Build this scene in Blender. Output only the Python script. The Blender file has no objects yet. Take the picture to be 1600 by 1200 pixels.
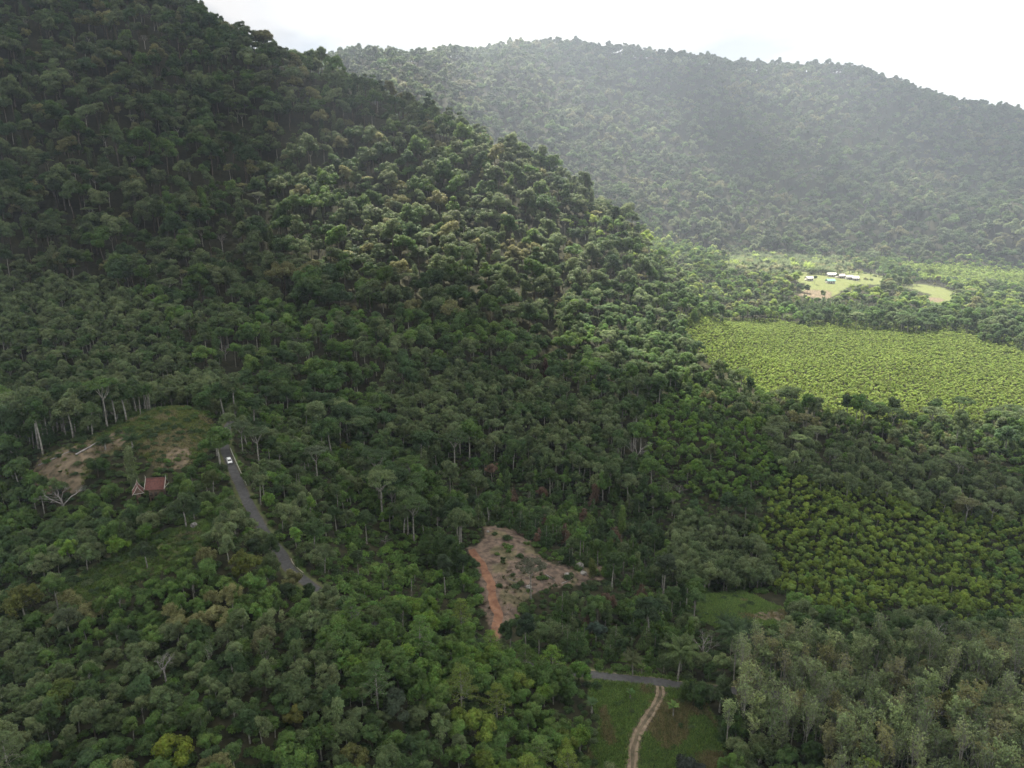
import bpy, math, random
import numpy as np
from mathutils import Vector
D = bpy.data
SC = bpy.context.scene
COL = SC.collection
R = math.radians
rs = np.random.RandomState(11)
random.seed(5)

# ------------------------------------------------------------------ camera, sky, sun, exposure
CAM = np.array([0.0, 0.0, 112.0]); PITCH = 15.6; F = 1142.0       # F in pixels of a 1600 px wide frame
cam = D.objects.new('camera', D.cameras.new('camera'))
COL.objects.link(cam); SC.camera = cam
cam.location = CAM; cam.rotation_euler = (R(90 - PITCH), 0, 0)
cam.data.sensor_width = 36; cam.data.lens = 36 * F / 1600
cam.data.clip_start = 1; cam.data.clip_end = 30000
SUN_EL, SUN_AZ = 59.0, -10.0                                      # azimuth from +Y, positive towards +X
sund = D.lights.new('sun', 'SUN'); sund.energy = 5.0; sund.angle = R(0.5); sund.color = (1, .93, .80)
sun = D.objects.new('sun', sund); COL.objects.link(sun)
SD = Vector((math.sin(R(SUN_AZ)) * math.cos(R(SUN_EL)), math.cos(R(SUN_AZ)) * math.cos(R(SUN_EL)), math.sin(R(SUN_EL))))
sun.rotation_euler = SD.to_track_quat('Z', 'Y').to_euler()
SC.view_settings.view_transform = 'Standard'; SC.view_settings.look = 'None'
SC.view_settings.gamma = 1; SC.view_settings.use_curve_mapping = False
SC.view_settings.exposure = 2.0
SC.cycles.use_denoising = True
SC.cycles.max_bounces = 6; SC.cycles.diffuse_bounces = 2; SC.cycles.glossy_bounces = 1
SC.cycles.transmission_bounces = 3; SC.cycles.transparent_max_bounces = 6; SC.cycles.volume_bounces = 0
SC.cycles.sample_clamp_indirect = 4
HAZE_DENSITY = 0.00020

W = D.worlds.new('World'); SC.world = W; W.use_nodes = True
wn, wl = W.node_tree.nodes, W.node_tree.links
wn.clear()
def N(t, nodes=wn, **k):
    n = nodes.new(t)
    for a, b in k.items(): setattr(n, a, b)
    return n
sky = N('ShaderNodeTexSky', sky_type='NISHITA', sun_disc=False, sun_elevation=R(SUN_EL), sun_rotation=R(SUN_AZ))
tc = N('ShaderNodeTexCoord')
mp = N('ShaderNodeMapping'); mp.inputs['Scale'].default_value = (1.6, 1.6, 4.2)
nz = N('ShaderNodeTexNoise'); nz.inputs['Scale'].default_value = 2.1; nz.inputs['Detail'].default_value = 5; nz.inputs['Roughness'].default_value = .5
cr = N('ShaderNodeValToRGB')                                      # bright overcast with soft grey bases
cr.color_ramp.elements[0].position = .38; cr.color_ramp.elements[0].color = (3.9, 4.1, 4.4, 1)
cr.color_ramp.elements[1].position = .52; cr.color_ramp.elements[1].color = (6.9, 6.8, 6.7, 1)
nz2 = N('ShaderNodeTexNoise'); nz2.inputs['Scale'].default_value = 3.0; nz2.inputs['Detail'].default_value = 4
mr = N('ShaderNodeMapRange'); mr.inputs[1].default_value = .40; mr.inputs[2].default_value = .5; mr.inputs[3].default_value = .93; mr.inputs[4].default_value = 1
mx = N('ShaderNodeMix', data_type='RGBA')
bg = N('ShaderNodeBackground'); bg.inputs['Strength'].default_value = 0.05
wo = N('ShaderNodeOutputWorld')
wl.new(tc.outputs['Generated'], mp.inputs['Vector']); wl.new(mp.outputs[0], nz.inputs['Vector']); wl.new(mp.outputs[0], nz2.inputs['Vector'])
wl.new(nz.outputs['Fac'], cr.inputs['Fac']); wl.new(nz2.outputs['Fac'], mr.inputs[0])
wl.new(mr.outputs[0], mx.inputs[0]); wl.new(sky.outputs[0], mx.inputs[6]); wl.new(cr.outputs[0], mx.inputs[7])
wl.new(mx.outputs[2], bg.inputs['Color']); wl.new(bg.outputs[0], wo.inputs['Surface'])

# ------------------------------------------------------------------ geometry of the view (to lay the land out from measurements)
SP, CP = math.sin(R(PITCH)), math.cos(R(PITCH))
def ray(u, v):
    a = (u - 800) / F; w = -(v - 600) / F
    return np.array([a, CP + w * SP, -SP + w * CP])
def pt(u, v, Y):
    d = ray(u, v); t = Y / d[1]
    return CAM + d * t
def project(x, y, z):
    dz = z - CAM[2]
    dep = y * CP - dz * SP
    up = y * SP + dz * CP
    dep_ = np.maximum(dep, 1.0)
    return 800 + F * x / dep_, 600 - F * up / dep_, dep

def vnoise(x, y, s, seed=0):
    x = np.asarray(x, float) / s; y = np.asarray(y, float) / s
    xi = np.floor(x).astype(np.int64); yi = np.floor(y).astype(np.int64)
    fx = x - xi; fy = y - yi
    fx = fx * fx * (3 - 2 * fx); fy = fy * fy * (3 - 2 * fy)
    def h(a, b):
        n = (a * 374761393 + b * 668265263 + seed * 1442695041) & 0x7fffffff
        n = ((n ^ (n >> 13)) * 1274126177) & 0x7fffffff
        return ((n ^ (n >> 16)) & 0xffff) / 65535.0
    a = h(xi, yi); b = h(xi + 1, yi); c = h(xi, yi + 1); d = h(xi + 1, yi + 1)
    return (a + (b - a) * fx) * (1 - fy) + (c + (d - c) * fx) * fy
def fbm(x, y, s, seed=0, o=4):
    t = 0; amp = .5
    for k in range(o):
        t = t + amp * vnoise(x, y, s / 2 ** k, seed + k * 17); amp *= .5
    return t / (1 - .5 ** o)

# (u, v, Y, canopy height): what stands at pixel (u, v) is Y metres ahead and this tall
CTRL = [
 # bottom-left spur
 (-300,1200,85,5),(0,1200,88,6),(200,1200,90,6),(400,1200,92,6),(600,1200,96,6),(800,1200,104,6),(920,1200,116,2),
 (0,1050,112,6),(200,1020,116,6),(400,1030,114,6),(600,1080,112,6),(750,1100,116,6),(870,1110,124,5),
 (-200,960,140,5),(0,960,138,4),(200,950,134,6),(400,940,134,6),(560,960,132,6),(700,1000,136,6),(850,1030,142,5),
 (80,925,145,0),(250,845,160,0),(320,820,165,0),(-300,850,165,6),
 # left knoll, house, car and road
 (0,800,180,8),(150,780,180,8),(243,757,186,5),(330,740,192,5),(357,722,210,0),(385,780,190,0),(410,830,176,0),(440,870,166,0),(470,902,158,0),
 (100,705,206,0),(180,680,215,0),(250,650,232,0),(300,640,242,0),(0,720,210,4),(-300,720,215,6),(420,690,225,5),
 (520,740,220,5),(560,830,195,4),(640,880,190,3),(620,780,225,6),(560,900,170,3),(700,930,172,3),
 # centre clearing, lower road
 (775,1000,163,0),(770,930,180,0),(745,862,205,0),(770,822,222,0),(850,850,212,0),(920,900,196,0),(900,960,176,1),
 (935,1052,146,0),(1000,1060,144,0),(1075,1072,141,0),(990,1190,120,0),(1120,940,190,0),(1215,960,183,0),
 # behind the knoll
 (0,620,285,12),(150,590,300,12),(300,570,320,12),(400,600,300,12),(500,640,290,12),(600,680,270,12),(700,740,255,13),(850,760,250,13),
 (0,500,350,12),(200,480,380,12),(400,500,380,13),(600,540,360,14),(800,560,370,14),(960,620,330,14),(900,690,280,14),(1050,640,320,12),(1050,800,240,13),
 # the left mountain
 (-300,560,310,14),(-300,300,450,16),(-300,0,640,18),(0,400,430,16),(200,400,460,16),(400,400,490,16),(600,430,480,16),(800,450,480,16),(950,520,430,16),
 (0,200,560,18),(200,200,600,18),(400,210,650,18),(600,280,620,18),(800,330,610,16),
 (0,0,700,18),(150,0,770,18),(275,-2,850,18),(340,35,840,18),(420,60,830,18),(530,98,800,18),(650,165,770,18),(740,205,745,18),(820,240,720,18),(900,288,690,17),(1000,350,650,15),(1060,450,540,15),(1120,545,440,12),
 (0,-200,900,18),(-300,-300,850,18),(150,-150,980,18),
 # valley on the right
 (1200,1200,108,10),(1400,1200,106,10),(1600,1200,104,10),(1900,1200,104,10),(1200,1040,142,8),(1400,1000,146,10),(1600,1000,146,10),(1900,1000,146,10),
 (1150,860,218,12),(1300,900,200,6),(1600,940,190,6),(1900,900,200,6),(1300,760,262,6),(1600,820,235,6),(1900,800,245,6),
 (1150,680,305,6),(1400,700,300,7),(1600,720,290,7),(1900,700,300,7),(1160,590,405,8),(1300,620,370,8),(1500,640,350,9),(1700,640,355,9),
 (1200,540,500,5),(1400,560,455,5),(1600,570,450,5),(1900,560,480,5),(1100,487,620,5),(1300,491,610,5),(1500,508,570,5),(1650,530,540,5),(1900,520,600,5),
 (1100,450,700,10),(1250,450,760,0),(1300,435,840,0),(1460,460,780,0),(1600,480,700,8),(1900,470,760,8),
 (1000,400,730,12),(1100,400,880,10),(1250,405,980,8),(1400,408,1060,8),(1600,430,960,8),(1900,420,1050,8),(950,370,760,12),
 # far mountain
 (1100,380,1080,14),(1250,385,1110,14),(1400,390,1130,14),(1600,412,1060,14),(1000,350,1050,14),(1900,400,1120,14),
 (900,290,1120,16),(1050,300,1200,18),(1200,310,1240,18),(1400,320,1250,18),(1600,330,1180,18),(1900,330,1250,18),
 (800,200,1300,18),(1000,200,1400,18),(1200,210,1440,18),(1400,240,1400,18),(1600,260,1350,18),(1900,290,1450,18),
 (520,92,1560,18),(570,82,1580,18),(640,74,1620,18),(700,70,1640,18),(760,80,1650,18),(800,67,1680,18),(870,66,1700,18),(960,77,1700,18),(1080,92,1700,18),
 (1200,97,1680,18),(1290,105,1650,18),(1360,122,1620,18),(1430,147,1600,18),(1470,162,1580,18),(1540,182,1560,18),(1600,198,1540,18),(1750,240,1500,18),(1950,280,1600,18),(350,100,1560,18),(0,100,1600,18),
]
WORLD_PTS = [(-150, 960, 95), (0, 950, 70), (-330, 1050, 150), (-560, 1200, 230), (-100, 1150, 130),
             (0, 2300, 330), (900, 2300, 250), (-900, 2300, 320), (1900, 2300, 200), (0, 4200, 150), (3000, 4200, 100), (-3000, 4200, 100),
             (0, 60, 8), (60, 70, 0), (-60, 60, 14), (0, 20, 4), (40, 20, 0), (-30, 20, 8), (500, 4, 0)]
cp = [list(pt(u, v, Y)) + [h] for u, v, Y, h in CTRL]
cp = np.array([(x, y, z - h) for x, y, z, h in cp] + WORLD_PTS, float)
def feat(x, y):
    y = np.maximum(y, 12.0)
    return np.clip(x / y, -1.6, 1.6), np.log(y) * .9
ca, cl = feat(cp[:, 0], cp[:, 1])
_d = np.sqrt((ca[:, None] - ca) ** 2 + (cl[:, None] - cl) ** 2 + .02 ** 2)
_n = len(cp)
_A = np.block([[_d + 1e-3 * np.eye(_n), np.ones((_n, 1))], [np.ones((1, _n)), np.zeros((1, 1))]])
_w = np.linalg.solve(_A, np.append(cp[:, 2], 0))
def H_raw(x, y):
    x = np.atleast_1d(np.asarray(x, float)).ravel(); y = np.atleast_1d(np.asarray(y, float)).ravel()
    out = np.empty(len(x))
    for i in range(0, len(x), 20000):
        a, l = feat(x[i:i + 20000], y[i:i + 20000])
        d = np.sqrt((a[:, None] - ca) ** 2 + (l[:, None] - cl) ** 2 + .02 ** 2)
        out[i:i + 20000] = d @ _w[:-1] + _w[-1]
    k = np.clip((y - 330) / 400, 0, 1)
    m = np.clip((out - 12) / 70, 0, 1)
    out = out + k * m * (fbm(x, y, 190, 3) - .5) * 46 * np.clip(y / 1200, .35, 1)
    out = out + (fbm(x, y, 30, 9, 3) - .5) * (1.4 + 3.5 * m)
    return out

def hit(u, v, h=0.0, y0=70, y1=2200):
    """first place along the sight line through (u, v) where something h metres tall would stand"""
    d = ray(u, v)
    Y = np.exp(np.linspace(np.log(y0), np.log(y1), 1500))
    P = CAM + d * (Y / d[1])[:, None]
    g = H(P[:, 0], P[:, 1]) + h
    k = np.nonzero(P[:, 2] <= g)[0]
    if len(k) == 0: return None
    k = k[0]
    if k:
        a = P[k - 1, 2] - g[k - 1]; b = P[k, 2] - g[k]; t = a / (a - b)
        p = P[k - 1] * (1 - t) + P[k] * t
    else: p = P[k]
    return np.array([p[0], p[1], H(p[0], p[1])[0]])
H = H_raw

# roads: polylines laid on the land; the land is graded to them
def smooth_line(P, n=12):
    P = np.array(P, float); out = []
    Q = np.vstack([2 * P[0] - P[1], P, 2 * P[-1] - P[-2]])
    for i in range(1, len(Q) - 2):
        for k in range(n):
            t = k / n
            out.append(.5 * ((2 * Q[i]) + (-Q[i-1] + Q[i+1]) * t + (2 * Q[i-1] - 5 * Q[i] + 4 * Q[i+1] - Q[i+2]) * t * t + (-Q[i-1] + 3 * Q[i] - 3 * Q[i+1] + Q[i+2]) * t ** 3))
    out.append(P[-1]); return np.array(out)
def from_px(L): return [hit(u, v)[:3] for u, v in L]
up = from_px([(351,700),(358,720),(372,752),(389,788),(414,832),(440,866),(462,896)])
lo = from_px([(938,1056),(985,1061),(1030,1066),(1076,1073)])
mid = [np.array([-30, 147, 12.0]), np.array([-8, 148, 4.0])]
top = [up[0] + np.array([-6, 22, 1.5]), up[0] + np.array([-4, 11, 1.0])]
east = [np.array([62, 139, .5]), np.array([95, 134, .4]), np.array([160, 120, .3])]
ROAD = smooth_line(top + up + mid + lo + east)
TRACK = smooth_line(from_px([(1031,1072),(1032,1086),(1018,1112),(1000,1140),(990,1168),(988,1200)]) + [np.array([21, 104, 0]), np.array([20, 90, 1]), np.array([18, 70, 2])])
PATH = smooth_line(from_px([(738,858),(752,880),(764,905),(771,935),(778,965),(772,998)]))
def near_line(x, y, L):
    best = np.full(len(x), 1e9); zz = np.zeros(len(x)); tt = np.zeros(len(x))
    lo_ = L[:, :2].min(0) - 25; hi_ = L[:, :2].max(0) + 25
    m = (x > lo_[0]) & (x < hi_[0]) & (y > lo_[1]) & (y < hi_[1])
    if not m.any(): return best, zz
    X, Y = x[m], y[m]; b = np.full(len(X), 1e9); z = np.zeros(len(X))
    for i in range(len(L) - 1):
        p, q = L[i], L[i + 1]; dx, dy = q[0] - p[0], q[1] - p[1]
        t = np.clip(((X - p[0]) * dx + (Y - p[1]) * dy) / (dx * dx + dy * dy + 1e-9), 0, 1)
        d = np.hypot(X - p[0] - t * dx, Y - p[1] - t * dy)
        k = d < b; b[k] = d[k]; z[k] = (p[2] + t * (q[2] - p[2]))[k]
    best[m] = b; zz[m] = z
    return best, zz
def smooth_z(L, k=9):
    z = L[:, 2].copy()
    for _ in range(k): z[1:-1] = (z[:-2] + z[1:-1] * 2 + z[2:]) / 4
    L[:, 2] = z
for L in (ROAD, TRACK, PATH): smooth_z(L)
GRADED = [(ROAD, 3.3, 9), (TRACK, 1.8, 5), (PATH, 2.2, 6)]
def H(x, y):
    x = np.atleast_1d(np.asarray(x, float)).ravel(); y = np.atleast_1d(np.asarray(y, float)).ravel()
    z = H_raw(x, y)
    for L, a, b in GRADED[::-1]:
        d, zz = near_line(x, y, L)
        k = np.clip((b - d) / (b - a), 0, 1); k = k * k * (3 - 2 * k)
        z = z * (1 - k) + zz * k
    return z

# ------------------------------------------------------------------ materials
def material(name, rough=.8):
    m = D.materials.new(name); m.use_nodes = True
    b = m.node_tree.nodes['Principled BSDF']; b.inputs['Roughness'].default_value = rough
    return m, m.node_tree.nodes, m.node_tree.links, b
def noise_mat(name, c1, c2, scale=1.5, rough=.85, spec=.3, bump=0, detail=6, lo=.35, hi=.65):
    m, n, l, b = material(name, rough)
    b.inputs['Specular IOR Level'].default_value = spec
    t = n.new('ShaderNodeTexCoord'); z = n.new('ShaderNodeTexNoise'); r = n.new('ShaderNodeValToRGB')
    z.inputs['Scale'].default_value = scale; z.inputs['Detail'].default_value = detail
    r.color_ramp.elements[0].position = lo; r.color_ramp.elements[1].position = hi
    r.color_ramp.elements[0].color = (*c1, 1); r.color_ramp.elements[1].color = (*c2, 1)
    l.new(t.outputs['Object'], z.inputs['Vector']); l.new(z.outputs['Fac'], r.inputs['Fac']); l.new(r.outputs[0], b.inputs['Base Color'])
    if bump:
        u = n.new('ShaderNodeBump'); u.inputs['Strength'].default_value = bump
        l.new(z.outputs['Fac'], u.inputs['Height']); l.new(u.outputs[0], b.inputs['Normal'])
    return m
def leaf_mat(name, trans=.42):
    m, n, l, b = material(name, .55)
    b.inputs['Specular IOR Level'].default_value = .14
    a = n.new('ShaderNodeAttribute'); a.attribute_type = 'INSTANCER'; a.attribute_name = 'tint'
    v = n.new('ShaderNodeAttribute'); v.attribute_name = 'leafvar'
    sep = n.new('ShaderNodeSeparateColor'); l.new(v.outputs['Color'], sep.inputs[0])
    hs = n.new('ShaderNodeHueSaturation')
    h = n.new('ShaderNodeMapRange'); h.inputs[3].default_value = .475; h.inputs[4].default_value = .525
    w = n.new('ShaderNodeMapRange'); w.inputs[3].default_value = .55; w.inputs[4].default_value = 1.5
    l.new(sep.outputs[0], h.inputs[0]); l.new(sep.outputs[1], w.inputs[0])
    l.new(h.outputs[0], hs.inputs['Hue']); l.new(w.outputs[0], hs.inputs['Value']); l.new(a.outputs['Color'], hs.inputs['Color'])
    l.new(hs.outputs[0], b.inputs['Base Color'])
    t = n.new('ShaderNodeBsdfTranslucent'); tcn = n.new('ShaderNodeHueSaturation'); tcn.inputs['Value'].default_value = 1.8; tcn.inputs['Hue'].default_value = .485
    l.new(hs.outputs[0], tcn.inputs['Color']); l.new(tcn.outputs[0], t.inputs['Color'])
    mixn = n.new('ShaderNodeMixShader'); mixn.inputs[0].default_value = trans
    l.new(b.outputs[0], mixn.inputs[1]); l.new(t.outputs[0], mixn.inputs[2])
    l.new(mixn.outputs[0], n['Material Output'].inputs['Surface'])
    return m
LEAF = leaf_mat('foliage')
BARK = noise_mat('pale_bark', (.15, .14, .12), (.36, .35, .31), 1.4, .9, .15)
BARKD = noise_mat('dark_bark', (.05, .04, .03), (.12, .10, .08), 1.4, .9, .15)
DEAD = noise_mat('bleached_wood', (.16, .15, .14), (.34, .32, .31), 2.0, .9, .1)

# ------------------------------------------------------------------ mesh helpers
class MB:
    def __init__(s): s.v = []; s.f = []; s.m = []; s.c = []; s.n = 0
    def add(s, V, Fq, m=0, col=None):
        V = np.asarray(V, float).reshape(-1, 3); Fq = np.asarray(Fq, np.int64).reshape(len(Fq), -1)
        s.v.append(V); s.f.append(Fq + s.n); s.m.append(np.full(len(Fq), m))
        s.c.append(np.full((len(Fq), 2), .5) if col is None else col); s.n += len(V)
        return s
    def box(s, lo, hi, m=0):
        x0, y0, z0 = lo; x1, y1, z1 = hi
        V = [(x0,y0,z0),(x1,y0,z0),(x1,y1,z0),(x0,y1,z0),(x0,y0,z1),(x1,y0,z1),(x1,y1,z1),(x0,y1,z1)]
        return s.add(V, [(0,3,2,1),(4,5,6,7),(0,1,5,4),(1,2,6,5),(2,3,7,6),(3,0,4,7)], m)
    def tube(s, P, r, m=0, k=5):
        P = np.asarray(P, float); r = np.broadcast_to(np.asarray(r, float), (len(P),))
        T = np.gradient(P, axis=0); T /= np.linalg.norm(T, axis=1)[:, None] + 1e-9
        ref = np.array([0, 0, 1.]) if abs(T[0, 2]) < .8 else np.array([1., 0, 0])
        A = np.cross(T, ref); A /= np.linalg.norm(A, axis=1)[:, None] + 1e-9
        B = np.cross(T, A)
        th = np.arange(k) * 2 * np.pi / k
        V = P[:, None] + r[:, None, None] * (np.cos(th)[None, :, None] * A[:, None] + np.sin(th)[None, :, None] * B[:, None])
        i = np.arange(len(P) - 1)[:, None] * k; j = np.arange(k)[None]; j2 = (j + 1) % k
        Q = np.stack([i + j, i + j2, i + k + j2, i + k + j], -1).reshape(-1, 4)
        return s.add(V.reshape(-1, 3), Q, m)
    def leaves(s, P, Nn, size, rg, m=0, aspect=1.0, dirn=None):
        n = len(P); Nn = Nn / (np.linalg.norm(Nn, axis=1)[:, None] + 1e-9)
        q = rg.randn(n, 3) if dirn is None else dirn + 0 * P
        A = np.cross(Nn, q); A /= np.linalg.norm(A, axis=1)[:, None] + 1e-9
        B = np.cross(Nn, A)
        sz = (size * rg.uniform(.65, 1.35, n))[:, None]
        a = A * sz * .5; b = B * sz * .5 * aspect
        V = np.stack([P - b, P + a * .75 + b * .1, P + b, P - a * .75 + b * .1], 1).reshape(-1, 3)
        Q = np.arange(4 * n).reshape(-1, 4)
        return s.add(V, Q, m, rg.uniform(0, 1, (n, 2)))
    def mesh(s, name, mats, smooth=False, var=False):
        V = np.vstack(s.v); me = D.meshes.new(name)
        tot = sum(f.size for f in s.f); nf = sum(len(f) for f in s.f)
        me.vertices.add(len(V)); me.vertices.foreach_set('co', V.astype(np.float32).ravel())
        me.loops.add(tot); me.loops.foreach_set('vertex_index', np.concatenate([f.ravel() for f in s.f]).astype(np.int32))
        cnt = np.concatenate([np.full(len(f), f.shape[1]) for f in s.f])
        me.polygons.add(nf); me.polygons.foreach_set('loop_start', np.concatenate([[0], np.cumsum(cnt)[:-1]]).astype(np.int32))
        me.polygons.foreach_set('material_index', np.concatenate(s.m).astype(np.int32))
        if smooth: me.polygons.foreach_set('use_smooth', np.ones(nf, bool))
        if var:
            at = me.attributes.new('leafvar', 'FLOAT_COLOR', 'FACE'); c = np.vstack(s.c)
            at.data.foreach_set('color', np.hstack([c, np.zeros((len(c), 1)), np.ones((len(c), 1))]).astype(np.float32).ravel())
        for mm in mats: me.materials.append(mm)
        me.update(); me.validate(); return me
def obj(name, me, parent=None, **props):
    o = D.objects.new(name, me); COL.objects.link(o)
    if parent is not None: o.parent = parent
    for k, v in props.items(): o[k] = v
    return o
def thing(name, label, cat, loc, rz=0, group=None):
    o = D.objects.new(name, None); COL.objects.link(o); o.location = [float(q) for q in loc]; o.rotation_euler = (0, 0, rz)
    o['label'] = label; o['category'] = cat
    if group: o['group'] = group
    return o

# ------------------------------------------------------------------ the ground
XMAX = 1.15
ya = [10]
while ya[-1] < 5200:
    y = ya[-1]; ya.append(y + (4 if y < 70 else .75 if y < 240 else min(60, .75 + (y - 240) * .011)))
ya = np.array(ya)
na = 620
aa = np.linspace(-XMAX, XMAX, na)
GX = aa[None, :] * np.maximum(ya, 100)[:, None]; GY = np.repeat(ya[:, None], na, 1)
GZ = H(GX.ravel(), GY.ravel()).reshape(GX.shape)
def inpoly(u, v, poly):
    u = np.asarray(u, float); v = np.asarray(v, float); c = np.zeros(u.shape, bool); n = len(poly)
    for i in range(n):
        x0, y0 = poly[i]; x1, y1 = poly[(i + 1) % n]
        if y0 == y1: continue
        t = ((y0 > v) != (y1 > v)) & (u < (x1 - x0) * (v - y0) / (y1 - y0) + x0)
        c ^= t
    return c
# open ground, in the photograph's pixels, with the distances it lies at: (kind, polygon, Ymin, Ymax)
OPEN = [
 ('road', [(351,706),(364,704),(386,754),(412,822),(405,826),(382,784),(356,732)], 150, 240),
 ('road', [(436,864),(456,862),(484,902),(462,908)], 140, 180),
 ('grass', [(935,1048),(1080,1060),(1090,1080),(1120,1130),(1140,1215),(900,1215),(935,1130),(920,1085)], 90, 160),
 ('earth', [(738,858),(758,822),(800,826),(830,846),(850,878),(900,884),(955,888),(938,910),(885,914),(845,925),(812,950),(795,985),(768,996),(748,940)], 158, 235),
 ('dry', [(45,745),(60,715),(110,697),(180,668),(262,630),(320,640),(342,680),(325,705),(300,728),(250,736),(225,715),(190,702),(150,720),(130,760),(85,775)], 180, 270),
 ('slope', [(90,925),(150,885),(250,832),(330,812),(345,835),(290,880),(190,925),(100,955)], 120, 180),
 ('grass', [(1090,930),(1165,925),(1230,955),(1225,975),(1120,985),(1090,960)], 150, 230),
 ('meadow', [(1238,424),(1275,427),(1330,423),(1375,430),(1398,438),(1385,444),(1345,444),(1322,450),(1305,462),(1262,466),(1248,456),(1268,447),(1250,440),(1234,434)], 640, 1000),
 ('meadow', [(1400,441),(1440,444),(1470,450),(1497,458),(1490,468),(1470,474),(1445,468),(1458,460),(1425,452)], 640, 1000),
]
PX, PY, _ = project(GX, GY, GZ)
shp = GX.shape
# cover weights: r grass, g bare earth, b dry straw  (else leaf litter)
cov = np.zeros(shp + (4,)); cov[..., 3] = 1
nzm = fbm(GX.ravel(), GY.ravel(), 14, 5).reshape(shp)
nzs = fbm(GX.ravel(), GY.ravel(), 5, 15).reshape(shp)
jx = (nzs - .5) * 26; jy = (nzm - .5) * 22
for k, poly, y0, y1 in OPEN:
    m = inpoly(PX + jx * (.3 if k == 'meadow' else 1), PY + jy * (.2 if k == 'meadow' else 1), poly) & (GY > y0) & (GY < y1)
    if k in ('grass', 'slope', 'meadow', 'road'): cov[m] = (1, 0, 0, 1)
    if k == 'meadow': cov[m] = (1, 0, .55, 1)
    if k == 'slope': cov[m & (nzs > .5)] = (.5, .15, .2, 1)
    if k == 'earth': cov[m] = (0, 1, 0, 1); cov[m & (nzs > .56)] = (.25, .75, .35, 1)
    if k == 'dry': cov[m] = (.5, .1, .45, 1); cov[m & (nzs > .54)] = (0, .6, .6, 1)
SOIL = []
for poly in ([(42,748),(60,718),(110,700),(190,672),(216,688),(160,708),(128,728),(130,765),(80,778)], [(250,735),(262,700),(300,700),(290,735)], [(1180,955),(1225,955),(1222,972),(1175,968)], [(1255,452),(1300,456),(1300,466),(1250,462)], [(1440,464),(1475,466),(1470,472),(1440,470)]):
    m = inpoly(PX + jx * .4, PY + jy * .4, poly) & (GY > 120); cov[m] = (0, 1, .25, 1); SOIL.append(poly)
dR, _z = near_line(GX.ravel(), GY.ravel(), PATH); cov[(dR < 1.3 + nzs.ravel() * 1.3).reshape(shp)] = (0, 1, 0, 1)
dR, _z = near_line(GX.ravel(), GY.ravel(), TRACK); cov[(dR < 1.5 + nzs.ravel() * .6).reshape(shp)] = (.35, .65, 0, 1)
dR, _z = near_line(GX.ravel(), GY.ravel(), ROAD); cov[(dR < 1.8 + nzs.ravel()).reshape(shp)] = (.7, .25, .1, 1)
mb = MB(); nr, nc = shp
i = np.arange(nr - 1)[:, None] * nc + np.arange(nc - 1)[None]
mb.add(np.stack([GX, GY, GZ], -1).reshape(-1, 3), np.stack([i, i + 1, i + nc + 1, i + nc], -1).reshape(-1, 4))
gm, n, l, b = material('ground_cover', .95); b.inputs['Specular IOR Level'].default_value = .1
at = n.new('ShaderNodeAttribute'); at.attribute_name = 'cover'; sp_ = n.new('ShaderNodeSeparateColor'); l.new(at.outputs['Color'], sp_.inputs[0])
tcn = n.new('ShaderNodeTexCoord')
def gnoise(sc, c1, c2, d=6, lo=.35, hi=.65):
    z = n.new('ShaderNodeTexNoise'); z.inputs['Scale'].default_value = sc; z.inputs['Detail'].default_value = d
    r = n.new('ShaderNodeValToRGB'); r.color_ramp.elements[0].position = lo; r.color_ramp.elements[1].position = hi
    r.color_ramp.elements[0].color = (*c1, 1); r.color_ramp.elements[1].color = (*c2, 1)
    l.new(tcn.outputs['Object'], z.inputs['Vector']); l.new(z.outputs['Fac'], r.inputs['Fac']); return r.outputs[0], z.outputs['Fac']
litter, _ = gnoise(.5, (.012, .014, .007), (.035, .034, .018))
grass, gz = gnoise(.35, (.04, .072, .018), (.095, .15, .036))
earth, _ = gnoise(.6, (.055, .043, .034), (.175, .13, .10))
straw, _ = gnoise(.6, (.08, .085, .035), (.19, .17, .085))
prev = litter
for k, c in enumerate((grass, earth, straw)):
    mxn = n.new('ShaderNodeMix'); mxn.data_type = 'RGBA'
    l.new(sp_.outputs[k], mxn.inputs[0]); l.new(prev, mxn.inputs[6]); l.new(c, mxn.inputs[7]); prev = mxn.outputs[2]
l.new(prev, b.inputs['Base Color'])
bu = n.new('ShaderNodeBump'); bu.inputs['Strength'].default_value = .6; bu.inputs['Distance'].default_value = .4; l.new(gz, bu.inputs['Height']); l.new(bu.outputs[0], b.inputs['Normal'])
me = mb.mesh('ground', [gm], smooth=True)
at_ = me.attributes.new('cover', 'FLOAT_COLOR', 'POINT'); at_.data.foreach_set('color', cov.reshape(-1).astype(np.float32))
obj('ground', me, kind='structure')

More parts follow.
